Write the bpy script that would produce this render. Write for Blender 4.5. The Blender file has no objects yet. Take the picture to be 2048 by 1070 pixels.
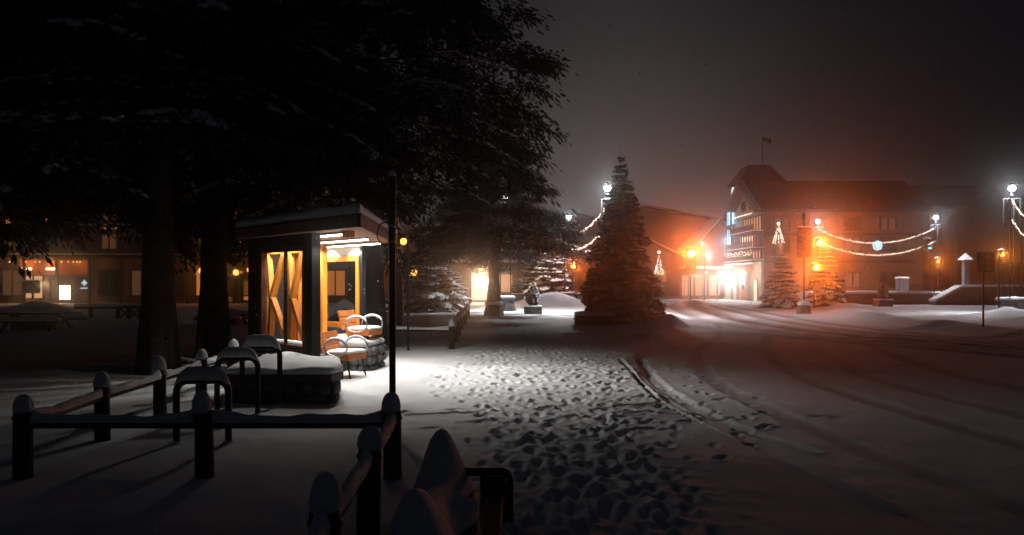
import bpy, math, random
import numpy as np
from mathutils import Vector, Matrix

random.seed(7)
rng = np.random.default_rng(7)
R = math.radians
scene = bpy.context.scene
COL = scene.collection

# ------------------------------------------------------------------ camera
F, HY, CZ = 1600.0, 562.0, 1.7          # focal length and horizon row in photo pixels, eye height
cam_data = bpy.data.cameras.new('camera')
cam = bpy.data.objects.new('camera', cam_data)
COL.objects.link(cam)
cam.location = (0, 0, CZ)
cam.rotation_euler = (R(90), 0, 0)
cam_data.sensor_width = 36.0
cam_data.lens = 36.0 * F / 2048.0
cam_data.shift_y = (HY - 535.0) / 2048.0
cam_data.clip_start = 0.05
cam_data.clip_end = 1000
scene.camera = cam

# ------------------------------------------------------------------ night sky with the glow of the town
world = bpy.data.worlds.new('World')
scene.world = world
world.use_nodes = True
nt = world.node_tree
nt.nodes.clear()
def N(tree, kind, **kw):
    n = tree.nodes.new(kind)
    for k, v in kw.items():
        setattr(n, k, v)
    return n
def math_node(tree, op, a, b=None, c=None):
    n = tree.nodes.new('ShaderNodeMath'); n.operation = op
    for i, v in enumerate((a, b, c)):
        if v is None: continue
        if isinstance(v, (int, float)): n.inputs[i].default_value = v
        else: tree.links.new(v, n.inputs[i])
    return n.outputs[0]
tc = N(nt, 'ShaderNodeTexCoord')
sep = N(nt, 'ShaderNodeSeparateXYZ')
nt.links.new(tc.outputs['Generated'], sep.inputs[0])
az = math_node(nt, 'ARCTAN2', sep.outputs[0], sep.outputs[1])
el = math_node(nt, 'ARCSINE', sep.outputs[2])
daz = math_node(nt, 'DIVIDE', math_node(nt, 'SUBTRACT', az, R(6)), R(12.5))
gaz = math_node(nt, 'POWER', 2.718, math_node(nt, 'MULTIPLY', math_node(nt, 'MULTIPLY', daz, daz), -1.0))
gel = math_node(nt, 'POWER', 2.718, math_node(nt, 'DIVIDE', math_node(nt, 'MAXIMUM', el, 0.0), -R(8)))
glow = math_node(nt, 'MULTIPLY', gaz, gel)
cn = N(nt, 'ShaderNodeTexNoise'); cn.inputs['Scale'].default_value = 5.0; cn.inputs['Detail'].default_value = 3
nt.links.new(tc.outputs['Generated'], cn.inputs['Vector'])
glow = math_node(nt, 'MULTIPLY', glow, math_node(nt, 'MULTIPLY_ADD', cn.outputs['Fac'], 0.5, 0.75))
bg1 = N(nt, 'ShaderNodeBackground'); bg1.inputs[0].default_value = (0.255, 0.210, 0.199, 1)
nt.links.new(glow, bg1.inputs[1])
sky = N(nt, 'ShaderNodeTexSky', sky_type='NISHITA'); sky.sun_disc = False
sky.sun_elevation = R(-4); sky.sun_rotation = R(200)
bg2 = N(nt, 'ShaderNodeBackground'); bg2.inputs[1].default_value = 0.02
nt.links.new(sky.outputs[0], bg2.inputs[0])
bg3 = N(nt, 'ShaderNodeBackground'); bg3.inputs[0].default_value = (0.0026, 0.0038, 0.0058, 1)
ad = N(nt, 'ShaderNodeAddShader'); ad2 = N(nt, 'ShaderNodeAddShader')
nt.links.new(bg1.outputs[0], ad.inputs[0]); nt.links.new(bg2.outputs[0], ad.inputs[1])
nt.links.new(ad.outputs[0], ad2.inputs[0]); nt.links.new(bg3.outputs[0], ad2.inputs[1])
wo = N(nt, 'ShaderNodeOutputWorld'); nt.links.new(ad2.outputs[0], wo.inputs[0])

# ------------------------------------------------------------------ exposure and sampling
scene.view_settings.view_transform = 'Standard'
scene.view_settings.look = 'None'
scene.view_settings.exposure = 0.0
scene.view_settings.gamma = 1.0
scene.view_settings.use_curve_mapping = False
scene.render.engine = 'CYCLES'
cy = scene.cycles
cy.use_denoising = True
cy.max_bounces = 6; cy.diffuse_bounces = 2; cy.glossy_bounces = 2
cy.transmission_bounces = 4; cy.transparent_max_bounces = 12; cy.volume_bounces = 0
cy.sample_clamp_indirect = 3.0
cy.use_light_tree = True

# ------------------------------------------------------------------ helpers
def gx(px, Y): return (px - 1024.0) / F * Y
def gz(py, Y): return CZ + (HY - py) / F * Y
def at(px, py, Y): return Vector((gx(px, Y), Y, gz(py, Y)))

def tag(o, label=None, cat=None, group=None, kind=None):
    if label: o['label'] = label
    if cat: o['category'] = cat
    if group: o['group'] = group
    if kind: o['kind'] = kind
    return o
def thing(name, loc, label, cat, group=None, rz=0.0):
    o = bpy.data.objects.new(name, None)
    o.empty_display_size = 0.2
    COL.objects.link(o)
    o.location = loc; o.rotation_euler = (0, 0, rz)
    return tag(o, label, cat, group)
def copy_tree(o, parent=None):
    c = o.copy(); COL.objects.link(c); c.parent = parent
    for ch in o.children:
        copy_tree(ch, c)
    return c

class MB:
    """collects shapes (local coordinates) and links them as one mesh object"""
    def __init__(s, org=(0, 0, 0)):
        s.v = []; s.f = []; s.sm = []; s.org = Vector(org)
    def add(s, vs, fs, smooth=False):
        n = len(s.v)
        s.v.extend([tuple(Vector(p) - s.org) for p in vs])
        for f in fs:
            s.f.append(tuple(i + n for i in f)); s.sm.append(smooth)
        return s
    def box(s, c, size, rz=0.0, mat=None):
        hx, hy, hz = size[0] / 2, size[1] / 2, size[2] / 2
        vs = [Vector((x, y, z)) for z in (-hz, hz) for y in (-hy, hy) for x in (-hx, hx)]
        m = mat if mat is not None else Matrix.Rotation(rz, 3, 'Z')
        vs = [m @ p + Vector(c) for p in vs]
        return s.add(vs, [(0, 2, 3, 1), (4, 5, 7, 6), (0, 1, 5, 4), (2, 6, 7, 3), (0, 4, 6, 2), (1, 3, 7, 5)])
    def beam(s, a, b, w, h, up=(0, 0, 1)):
        a, b = Vector(a), Vector(b)
        d = (b - a); L = d.length; d.normalize()
        upv = Vector(up)
        if abs(d.dot(upv)) > .98: upv = Vector((0, 1, 0))
        x = d; y = upv.cross(x).normalized(); z = x.cross(y)
        m = Matrix((x, y, z)).transposed()
        return s.box((a + b) / 2, (L, w, h), mat=m)
    def tube(s, path, rad, n=8, cap=True, smooth=True):
        path = [Vector(p) for p in path]
        if isinstance(rad, (int, float)): rad = [rad] * len(path)
        vs = []; fs = []
        ref = None
        for i, p in enumerate(path):
            t = (path[min(i + 1, len(path) - 1)] - path[max(i - 1, 0)])
            if t.length < 1e-9: t = Vector((0, 0, 1))
            t.normalize()
            if ref is None:
                ref = Vector((1, 0, 0)) if abs(t.x) < .9 else Vector((0, 1, 0))
            x = (ref - t * ref.dot(t)).normalized(); ref = x
            y = t.cross(x)
            for k in range(n):
                a = 2 * math.pi * k / n
                vs.append(p + (x * math.cos(a) + y * math.sin(a)) * rad[i])
        for i in range(len(path) - 1):
            for k in range(n):
                k2 = (k + 1) % n
                fs.append((i * n + k, i * n + k2, (i + 1) * n + k2, (i + 1) * n + k))
        s.add(vs, fs, smooth)
        if cap:
            m = len(vs)
            s.add(vs[:n], [tuple(reversed(range(n)))], False)
            s.add(vs[m - n:], [tuple(range(n))], False)
        return s
    def lathe(s, c, prof, n=14, smooth=True, wob=0.0, seed=0, sx=1.0, sy=1.0):
        rr = random.Random(seed)
        ph = [rr.uniform(0, 6.28) for _ in range(4)]
        vs = []; fs = []
        for (r, z) in prof:
            for k in range(n):
                a = 2 * math.pi * k / n
                q = 1 + wob * (math.sin(2 * a + ph[0] + z * 5) + .6 * math.sin(3 * a + ph[1] - z * 7) + .4 * math.sin(5 * a + ph[2] + z * 11))
                vs.append((c[0] + r * q * math.cos(a) * sx, c[1] + r * q * math.sin(a) * sy, c[2] + z))
        m = len(prof)
        for i in range(m - 1):
            for k in range(n):
                k2 = (k + 1) % n
                fs.append((i * n + k, i * n + k2, (i + 1) * n + k2, (i + 1) * n + k))
        fs.append(tuple(reversed(range(n)))); fs.append(tuple((m - 1) * n + k for k in range(n)))
        return s.add(vs, fs, smooth)
    def ball(s, c, r, n=8, m=5, wob=0.0, seed=0):
        rx, ry, rz = (r, r, r) if isinstance(r, (int, float)) else r
        prof = [(max(.02, math.sin(math.pi * i / m)), -math.cos(math.pi * i / m)) for i in range(m + 1)]
        q = MB(); q.lathe((0, 0, 0), prof, n, True, wob, seed)
        return s.add([(c[0] + p[0] * rx, c[1] + p[1] * ry, c[2] + p[2] * rz) for p in q.v], q.f, True)
    def prism(s, pts, z0, z1, smooth=False):
        n = len(pts)
        vs = [(p[0], p[1], z0) for p in pts] + [(p[0], p[1], z1) for p in pts]
        fs = [tuple(reversed(range(n))), tuple(range(n, 2 * n))]
        fs += [(i, (i + 1) % n, n + (i + 1) % n, n + i) for i in range(n)]
        return s.add(vs, fs, smooth)
    def extrude(s, poly, d):
        """closed polygon of 3D points pushed by vector d"""
        n = len(poly); d = Vector(d)
        vs = [Vector(p) for p in poly] + [Vector(p) + d for p in poly]
        fs = [tuple(reversed(range(n))), tuple(range(n, 2 * n))]
        fs += [(i, (i + 1) % n, n + (i + 1) % n, n + i) for i in range(n)]
        return s.add(vs, fs)
    def mesh(s, name, mat):
        me = bpy.data.meshes.new(name)
        me.from_pydata(s.v, [], s.f)
        me.polygons.foreach_set('use_smooth', s.sm)
        me.materials.append(mat)
        me.update()
        return me
    def build(s, name, mat, parent=None, bevel=0.0, loc=None, kind=None):
        o = bpy.data.objects.new(name, s.mesh(name, mat))
        COL.objects.link(o)
        if parent is not None: o.parent = parent
        o.location = loc if loc is not None else (s.org if parent is None else (0, 0, 0))
        if bevel:
            b = o.modifiers.new('bevel', 'BEVEL'); b.width = bevel; b.segments = 2; b.limit_method = 'ANGLE'
        if kind: o['kind'] = kind
        return o
def put(name, me, parent, loc=(0, 0, 0), rz=0.0):
    o = bpy.data.objects.new(name, me); COL.objects.link(o)
    o.parent = parent; o.location = loc; o.rotation_euler = (0, 0, rz)
    return o
def np_obj(name, v, f, mat, parent=None, smooth=False, loc=(0, 0, 0)):
    me = np_mesh(name, v, f, mat, smooth)
    o = bpy.data.objects.new(name, me); COL.objects.link(o)
    if parent is not None: o.parent = parent
    o.location = loc
    return o
def np_mesh(name, v, f, mat, smooth=False):
    me = bpy.data.meshes.new(name)
    k = f.shape[1]
    me.vertices.add(len(v)); me.vertices.foreach_set('co', np.ascontiguousarray(v, dtype=np.float32).ravel())
    me.loops.add(f.size); me.loops.foreach_set('vertex_index', np.ascontiguousarray(f, dtype=np.int32).ravel())
    me.polygons.add(len(f))
    me.polygons.foreach_set('loop_start', np.arange(0, f.size, k, dtype=np.int32))
    me.polygons.foreach_set('use_smooth', np.full(len(f), smooth, dtype=bool))
    me.update(calc_edges=True)
    me.materials.append(mat)
    return me

# ------------------------------------------------------------------ materials
M = {}
def mat(name, col, rough=.7, metal=0.0, var=0.25, scale=6.0, bump=0.0, bscale=40.0, spec=.3, stretch=None, col2=None):
    m = bpy.data.materials.new(name); m.use_nodes = True
    t = m.node_tree; b = t.nodes['Principled BSDF']
    b.inputs['Roughness'].default_value = rough; b.inputs['Metallic'].default_value = metal
    b.inputs['Specular IOR Level'].default_value = spec
    tcn = N(t, 'ShaderNodeTexCoord')
    vec = tcn.outputs['Object']
    if stretch:
        mp = N(t, 'ShaderNodeMapping'); mp.inputs['Scale'].default_value = stretch
        t.links.new(vec, mp.inputs[0]); vec = mp.outputs[0]
    nz = N(t, 'ShaderNodeTexNoise'); nz.inputs['Scale'].default_value = scale; nz.inputs['Detail'].default_value = 5
    t.links.new(vec, nz.inputs['Vector'])
    rp = N(t, 'ShaderNodeValToRGB')
    c2 = col2 if col2 else tuple(min(1, c * (1 + var)) for c in col)
    c1 = tuple(c * (1 - var) for c in col)
    rp.color_ramp.elements[0].color = (*c1, 1); rp.color_ramp.elements[1].color = (*c2, 1)
    rp.color_ramp.elements[0].position = .3; rp.color_ramp.elements[1].position = .7
    t.links.new(nz.outputs['Fac'], rp.inputs[0]); t.links.new(rp.outputs[0], b.inputs['Base Color'])
    if bump:
        n2 = N(t, 'ShaderNodeTexNoise'); n2.inputs['Scale'].default_value = bscale; n2.inputs['Detail'].default_value = 6
        t.links.new(vec, n2.inputs['Vector'])
        bp = N(t, 'ShaderNodeBump'); bp.inputs['Strength'].default_value = min(1, bump); bp.inputs['Distance'].default_value = .02
        t.links.new(n2.outputs['Fac'], bp.inputs['Height']); t.links.new(bp.outputs[0], b.inputs['Normal'])
    M[name] = m
    return m
def emit(name, col, strength, sample=False):
    m = bpy.data.materials.new(name); m.use_nodes = True
    t = m.node_tree; b = t.nodes['Principled BSDF']
    b.inputs['Base Color'].default_value = (.1, .1, .1, 1)
    b.inputs['Emission Color'].default_value = (*col, 1); b.inputs['Emission Strength'].default_value = strength
    m.cycles.emission_sampling = 'FRONT_BACK' if sample else 'NONE'
    M[name] = m
    return m
mat('snow', (.80, .81, .83), .75, var=.04, scale=3, bump=.25, bscale=60, spec=.15)
mat('snow_fluff', (.78, .79, .82), .8, var=.05, scale=8, bump=.5, bscale=30, spec=.1)
mat('black_metal', (.012, .013, .015), .42, .3, bump=.08, bscale=90, spec=.4)
mat('rail_metal', (.02, .021, .023), .22, .6, bump=.04, bscale=70)
mat('post_wood', (.020, .017, .015), .6, var=.5, scale=5, bump=.4, bscale=30, stretch=(1, 1, .25))
mat('dark_frame', (.012, .012, .014), .5, 0, bump=.15, bscale=50)
mat('brown_frame', (.095, .028, .012), .55, bump=.2, bscale=30, stretch=(3, 3, .3))
mat('fascia', (.13, .045, .025), .6, var=.4, scale=4, bump=.3, bscale=25, stretch=(.4, .4, 4))
mat('soffit', (.36, .17, .09), .6, var=.25, scale=4, bump=.2, bscale=20)
mat('orange_timber', (.62, .21, .028), .45, var=.22, scale=3.5, bump=.15, bscale=30, stretch=(4, 4, .5))
mat('seat_wood', (.50, .15, .035), .5, var=.3, scale=5, bump=.2, bscale=25)
mat('chrome', (.35, .36, .37), .3, .9, var=.1)
mat('stone', (.10, .10, .105), .85, var=.5, scale=5, bump=.8, bscale=18)
mat('stone_pale', (.24, .23, .22), .85, var=.4, scale=3, bump=.6, bscale=14)
mat('slab', (.06, .062, .066), .7, var=.35, scale=6, bump=.3, bscale=30)
mat('bark', (.030, .025, .022), .9, var=.6, scale=7, bump=1.0, bscale=16, stretch=(2.2, 2.2, .45))
mat('needles_dark', (.012, .024, .022), .8, var=.5, scale=1.3, spec=.15)
mat('needles', (.030, .050, .040), .8, var=.5, scale=1.5, spec=.15)
mat('timber_dark', (.06, .035, .022), .7, var=.4, scale=4, bump=.3, stretch=(1, 1, .2))
mat('plaster', (.45, .38, .32), .85, var=.12, scale=2, bump=.1)
mat('plaster_grey', (.22, .20, .19), .85, var=.2, scale=1.5)
mat('wall_brown', (.16, .085, .05), .8, var=.3, scale=1.5, stretch=(3, 3, .3))
mat('wall_rust', (.22, .10, .055), .8, var=.3, scale=1.2)
mat('roof', (.045, .035, .032), .8, var=.4, scale=3, bump=.3)
mat('roof_blue', (.05, .07, .085), .5, .3, var=.3)
mat('window_dark', (.015, .018, .022), .08, spec=.6, var=.1)
mat('door_orange', (.45, .13, .03), .5)
mat('banner', (.11, .03, .022), .7, var=.6, scale=5)
mat('banner_pattern', (.35, .12, .06), .7, var=.3)
mat('sign_back', (.014, .015, .017), .5, .2)
mat('shaded_sign_mark', (.12, .12, .125), .6)  # white arrow greyed: lack of light put into its colour
mat('sign_edge', (.30, .31, .32), .5, .5)
emit('led', (1.0, .93, .82), 12.0)
emit('lamp_white', (.90, .97, 1.0), 30.0)
emit('bulb_warm', (1.0, .82, .66), 3.2)
emit('bulb_gold', (1.0, .45, .13), 2.0)
emit('bulb_blue', (.45, .8, 1.0), 2.4)
emit('neon_blue', (.10, .42, .62), 2.4)
emit('neon_pale', (.40, .75, .95), 2.8)
emit('amber', (1.0, .24, .03), 40.0)
emit('amber_low', (1.0, .22, .02), 5.0)
emit('cyan_signal', (.10, .75, .85), 2.2)
emit('window_warm', (1.0, .50, .24), .75)
emit('window_pink', (1.0, .66, .48), 1.5)
emit('window_orange', (1.0, .30, .06), .55)
emit('window_dim', (.9, .36, .16), .09)
emit('shop_white', (1.0, .78, .52), 5.5)
emit('lantern', (1.0, .34, .06), 3.5)
emit('lantern_hot', (1.0, .50, .14), 10.0)
emit('sign_white', (.85, .92, 1.0), .8)
emit('clock_white', (1.0, .85, .72), 1.6)
# clear pane: mostly see-through with a Fresnel sheen
def pane_mat():
    m = bpy.data.materials.new('pane'); m.use_nodes = True
    t = m.node_tree; t.nodes.clear()
    tr = N(t, 'ShaderNodeBsdfTransparent'); tr.inputs[0].default_value = (.93, .95, .95, 1)
    gl = N(t, 'ShaderNodeBsdfGlossy'); gl.inputs['Roughness'].default_value = .03
    lw = N(t, 'ShaderNodeLayerWeight'); lw.inputs[0].default_value = .5
    mx = N(t, 'ShaderNodeMixShader'); o = N(t, 'ShaderNodeOutputMaterial')
    fac = math_node(t, 'MULTIPLY_ADD', math_node(t, 'POWER', lw.outputs['Facing'], 4.0), .6, .035)
    t.links.new(fac, mx.inputs[0]); t.links.new(tr.outputs[0], mx.inputs[1]); t.links.new(gl.outputs[0], mx.inputs[2])
    t.links.new(mx.outputs[0], o.inputs[0]); M['pane'] = m
pane_mat()
# snow on the ground: clean snow, packed grey in the wheel tracks (attribute 'track')
def ground_mat(name):
    m = mat(name, (.80, .81, .83), .8, var=.03, scale=2, bump=.35, bscale=45, spec=.12)
    t = m.node_tree; b = t.nodes['Principled BSDF']
    src = b.inputs['Base Color'].links[0].from_socket
    at_ = N(t, 'ShaderNodeAttribute'); at_.attribute_name = 'track'
    nz = N(t, 'ShaderNodeTexNoise'); nz.inputs['Scale'].default_value = 2.2; nz.inputs['Detail'].default_value = 6
    tcn = N(t, 'ShaderNodeTexCoord'); mp = N(t, 'ShaderNodeMapping'); mp.inputs['Scale'].default_value = (1.6, .35, 1)
    t.links.new(tcn.outputs['Object'], mp.inputs[0]); t.links.new(mp.outputs[0], nz.inputs['Vector'])
    f = math_node(t, 'MULTIPLY', at_.outputs['Fac'], math_node(t, 'MULTIPLY_ADD', nz.outputs['Fac'], 1.3, .35))
    f = math_node(t, 'MINIMUM', f, 1.0)
    mx = N(t, 'ShaderNodeMix', data_type='RGBA')
    t.links.new(f, mx.inputs[0]); t.links.new(src, mx.inputs[6]); mx.inputs[7].default_value = (.13, .115, .11, 1)
    t.links.new(mx.outputs[2], b.inputs['Base Color'])
ground_mat('ground_snow')

def point(name, loc, power, col, r=.12, parent=None):
    l = bpy.data.lights.new(name, 'POINT'); l.energy = power; l.color = col; l.shadow_soft_size = r
    o = bpy.data.objects.new(name, l); COL.objects.link(o); o.location = loc
    if parent is not None: o.parent = parent
    return o
def spot(name, loc, power, col, direction, angle=100, blend=.6, r=.1, parent=None):
    l = bpy.data.lights.new(name, 'SPOT'); l.energy = power; l.color = col; l.shadow_soft_size = r
    l.spot_size = R(angle); l.spot_blend = blend
    o = bpy.data.objects.new(name, l); COL.objects.link(o); o.location = loc
    o.rotation_euler = Vector(direction).to_track_quat('-Z', 'Y').to_euler()
    if parent is not None: o.parent = parent
    return o

# ================================================================== GROUND
def lines(segs):
    out = [segs[0][0]]
    for a, b, st in segs:
        n = max(1, int(round((b - a) / st)))
        out += list(np.linspace(a, b, n + 1)[1:])
    return np.array(out)
def grow(a, b, st, k):
    out = []; x = a; s = st
    while x + s < b:
        x += s; out.append(x); s *= k
    out.append(b)
    return out
xs = np.array([-x for x in reversed(grow(5.5, 110, .12, 1.045))] + list(lines([(-5.5, -1.6, .055), (-1.6, 3.4, .026), (3.4, 8, .06)])) + grow(8, 110, .09, 1.035))
ys = np.array(list(lines([(-13, 2.2, .6), (2.2, 16, .03), (16, 24, .05)])) + grow(24, 139, .07, 1.022))
GX, GY = np.meshgrid(xs, ys)
def wavy(x, y, seed, lam, n=7):
    r = np.random.default_rng(seed); z = np.zeros_like(x)
    for i in range(n):
        a = r.uniform(0, 2 * np.pi); k = 2 * np.pi / (lam * r.uniform(.6, 1.6)); p = r.uniform(0, 6.28)
        z += np.sin(k * (x * np.cos(a) + y * np.sin(a)) + p)
    return z / n
edge_pts = np.array([(-14, 3.2), (3, 3.2), (6.5, 2.85), (8.5, 2.45), (10, 2.25), (12.5, 2.15), (15, 2.3), (18, 2.7), (22, 3.8), (26, 5.2), (30, 6.4), (36, 7.6), (60, 10), (140, 16)])
far_pts = np.array([(-14, 22), (18, 17.5), (24.5, 15.9), (30, 15.4), (36, 15.6), (44, 17.5), (60, 24), (140, 40)])
edge = np.interp(GY, edge_pts[:, 0], edge_pts[:, 1]) + .05 * np.sin(GY * 2.1) * (GY < 25)
farE = np.interp(GY, far_pts[:, 0], far_pts[:, 1])
def sstep(a, b, x):
    t = np.clip((x - a) / (b - a), 0, 1); return t * t * (3 - 2 * t)
road_in = sstep(-.12, .25, GX - edge) * (1 - sstep(-.5, .5, GX - farE))
Hh = .035 * wavy(GX, GY, 1, 6) + .012 * wavy(GX, GY, 2, 1.3) + .004 * wavy(GX, GY, 3, .35)
Hh -= .10 * road_in
TR = np.zeros_like(Hh)
def groove(path, w, depth, tr, rim=.3):
    """tyre rut along a polyline (x by y)"""
    p = np.array(path)
    global Hh, TR
    # distance by dense samples
    seg = []
    for i in range(len(p) - 1):
        n = max(2, int(np.hypot(*(p[i + 1] - p[i])) / .5)); seg.append(np.linspace(p[i], p[i + 1], n, endpoint=False))
    s = np.vstack(seg + [p[-1:]])
    x0, x1 = s[:, 0].min() - 2, s[:, 0].max() + 2; y0, y1 = s[:, 1].min() - 2, s[:, 1].max() + 2
    ix = np.where((xs > x0) & (xs < x1))[0]; iy = np.where((ys > y0) & (ys < y1))[0]
    if len(ix) == 0 or len(iy) == 0: return
    sl = np.ix_(iy, ix); X = GX[sl]; Y = GY[sl]
    d2 = np.full(X.shape, 1e9)
    for i in range(len(s) - 1):
        a, b = s[i], s[i + 1]; ab = b - a; L2 = (ab ** 2).sum()
        t = np.clip(((X - a[0]) * ab[0] + (Y - a[1]) * ab[1]) / L2, 0, 1)
        d2 = np.minimum(d2, (X - a[0] - t * ab[0]) ** 2 + (Y - a[1] - t * ab[1]) ** 2)
    d = np.sqrt(d2) * (1 + .12 * wavy(X, Y, 9, 1.1))
    g = np.exp(-(d / w) ** 4); rm = np.exp(-((d - w * 1.5) / (w * .45)) ** 2)
    Hh[sl] += -depth * g + depth * rim * rm
    TR[sl] = np.maximum(TR[sl], tr * g)
def smooth_path(pts, n=24):
    p = np.array(pts, float); t = np.linspace(0, len(p) - 1, n)
    out = []
    for u in t:
        i = int(min(max(math.floor(u), 0), len(p) - 2)); f = u - i
        p0 = p[max(i - 1, 0)]; p1 = p[i]; p2 = p[i + 1]; p3 = p[min(i + 2, len(p) - 1)]
        out.append(.5 * ((2 * p1) + (-p0 + p2) * f + (2 * p0 - 5 * p1 + 4 * p2 - p3) * f ** 2 + (-p0 + 3 * p1 - 3 * p2 + p3) * f ** 3))
    return out
# the wheel line hugging the kerb, then curved ruts over the junction
groove(smooth_path([(2.9, 6.0), (2.62, 7.6), (2.42, 8.7), (2.22, 10), (2.12, 12), (2.25, 14.5), (2.35, 17.5)]), .05, .05, .35)
groove(smooth_path([(3.15, 8.5), (2.75, 9.8), (2.55, 12), (2.62, 15), (2.9, 18)]), .11, .03, .15)
for off, w, tr in ((0, .16, .35), (1.75, .18, .4), (3.1, .2, .3), (4.8, .2, .45)):
    groove(smooth_path([(4.4 + off * 1.3, 4), (3.7 + off * 1.1, 9), (3.6 + off, 14), (4.6 + off, 20), (7 + off * .9, 27), (9 + off * .7, 36), (10 + off * .7, 50)]), w, .016, tr)
for off, w, tr in ((0, .55, .85), (1.6, .45, .7), (-1.7, .40, .55), (2.9, .3, .75), (-3.4, .35, .4)):
    groove(smooth_path([(18 + off * .6, 12), (14.2 + off * .75, 20), (11.4 + off * .9, 27), (10.6 + off, 33), (10.9 + off, 40), (13 + off * .9, 58)]), w, .045, tr)
groove(smooth_path([(20, 26.5), (15.2, 25.2), (11, 27.5), (6.8, 31.5), (3, 34)]), .35, .03, .3)
groove(smooth_path([(20, 23), (14, 22.5), (9, 25.5), (5.6, 28.8)]), .3, .03, .35)
# banks and mounds
def mound(x, y, rx, ry, h, lump=.25, seed=0):
    global Hh
    ix = np.where(np.abs(xs - x) < rx * 2.2)[0]; iy = np.where(np.abs(ys - y) < ry * 2.2)[0]
    if len(ix) == 0 or len(iy) == 0: return
    sl = np.ix_(iy, ix); X = GX[sl]; Y = GY[sl]
    d = ((X - x) / rx) ** 2 + ((Y - y) / ry) ** 2
    Hh[sl] += h * np.exp(-d * 1.4) * (1 + lump * wavy(X, Y, 20 + seed, min(rx, ry) * .9))
mound(gx(1100, 58), 58, 2.6, 2.0, .9, .3, 1)
mound(gx(1060, 60), 61, 2.2, 1.5, .5, .3, 2)
mound(gx(1383, 57), 57, 1.5, 1.2, .55, .3, 3)
mound(gx(2040, 38), 38.5, 1.8, 1.4, .42, .4, 4)
mound(gx(2095, 34), 33, 2.2, 1.5, .5, .4, 5)
mound(gx(1885, 29), 29.6, 1.2, .5, .16, .5, 6)
mound(gx(1335, 30.5), 30.4, .8, .8, .32, .3, 7)
mound(4.4, 31.9, 2.3, 1.6, .16, .2, 8)
mound(gx(1610, 41), 40.5, 1.3, 1.0, .15, .3, 9)
for k in range(16):                                              # ploughed ridge on the far kerb
    yy = 24 + k * 2.2; mound(np.interp(yy, far_pts[:, 0], far_pts[:, 1]) + .9 + random.uniform(-.3, .3), yy, 1.2, 1.5, random.uniform(.08, .26), .5, 30 + k)
for k in range(9):
    yy = 24 + k * 2.0; mound(np.interp(yy, edge_pts[:, 0], edge_pts[:, 1]) - .4, yy, .7, 1.2, random.uniform(.05, .16), .5, 50 + k)
# footprints: pedestrians wandered both ways along the pavement
def prints(px_, py_, ang, L=.15, W=.060, depth=.085):
    global Hh
    ix = np.where(np.abs(xs - px_) < .5)[0]; iy = np.where(np.abs(ys - py_) < .5)[0]
    if len(ix) == 0 or len(iy) == 0: return
    sl = np.ix_(iy, ix); X = GX[sl] - px_; Y = GY[sl] - py_
    c, s_ = math.cos(ang), math.sin(ang)
    a = (X * s_ + Y * c) / L; b = (X * c - Y * s_) / W
    q = a * a + b * b
    d = np.exp(-q ** 1.2); rim = np.exp(-((np.sqrt(q) - 1.5) / .38) ** 2)
    Hh[sl] = Hh[sl] - depth * d + depth * .33 * rim * (1 + .5 * np.sin(3 * np.arctan2(a, b) + px_ * 40))
rp = random.Random(11)
def walk(x, y, heading, steps, wander=.05, pull=None, depth=.085):
    side = 1
    for i in range(steps):
        prints(x + side * .11 * math.cos(heading), y - side * .11 * math.sin(heading), heading + side * .15 + rp.uniform(-.1, .1), L=rp.uniform(.105, .15), W=rp.uniform(.046, .064), depth=depth * rp.uniform(.35, 1.2))
        st = rp.uniform(.52, .72)
        x += st * math.sin(heading); y += st * math.cos(heading)
        heading += rp.uniform(-wander, wander)
        if pull is not None:
            heading += .10 * math.atan2(pull(y) - x, 2.5)
        side = -side
for k in range(36):
    x0 = rp.gauss(.62, .6); tgt = rp.gauss(.70, .5)
    walk(x0, 2.4 + rp.uniform(0, .6), rp.uniform(-.1, .1), 58, .07, lambda y, t=tgt: t - .05 * max(0, y - 14) + .008 * (y - 9) ** 2 * 0, .033)
walk(-1.45, 10.45, 1.45, 7, .12, None, .075)
walk(-1.0, 9.3, 1.15, 7, .15, None, .06)
walk(.2, 8.8, 1.2, 6, .2, None, .07)
walk(1.5, 10.3, 1.35, 5, .12, None, .06)
walk(1.3, 11.5, 1.3, 4, .1, None, .06)
for k in range(5):
    walk(rp.uniform(-.6, 1.4), rp.uniform(19, 22), rp.uniform(-.1, .1), 30, .15, lambda y: .5, .06)
groove(smooth_path([(1.35, 10.15), (1.75, 10.25), (2.1, 10.1)]), .07, .07, 0)
groove(smooth_path([(1.45, 10.9), (1.8, 10.95), (2.15, 11.2)]), .06, .06, 0)
groove(smooth_path([(-1.3, 10.1), (-.9, 10.25), (-.45, 10.3)]), .06, .05, 0)
trod = np.exp(-((GX - .65) / 1.15) ** 4) * (GY > 1) * (1 - sstep(30, 40, GY))
Hh += trod * (.013 * wavy(GX, GY, 61, .26, 11) + .008 * wavy(GX, GY, 62, .13, 11))
Hh += road_in * (.006 * wavy(GX, GY, 71, .5, 9) + .004 * wavy(GX * 2.2, GY * .7, 72, .22, 9))
def ground_z(x, y):
    i = int(np.clip(np.searchsorted(ys, y), 0, len(ys) - 1)); j = int(np.clip(np.searchsorted(xs, x), 0, len(xs) - 1))
    return float(Hh[i, j])
ny, nx = GX.shape
idx = np.arange(ny * nx).reshape(ny, nx)
quads = np.stack([idx[:-1, :-1], idx[:-1, 1:], idx[1:, 1:], idx[1:, :-1]], -1).reshape(-1, 4)
verts = np.stack([GX, GY, Hh], -1).reshape(-1, 3)
isroad = ((GX > edge) & (GX < farE))
fm = (isroad[:-1, :-1] & isroad[1:, 1:]).reshape(-1)
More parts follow.
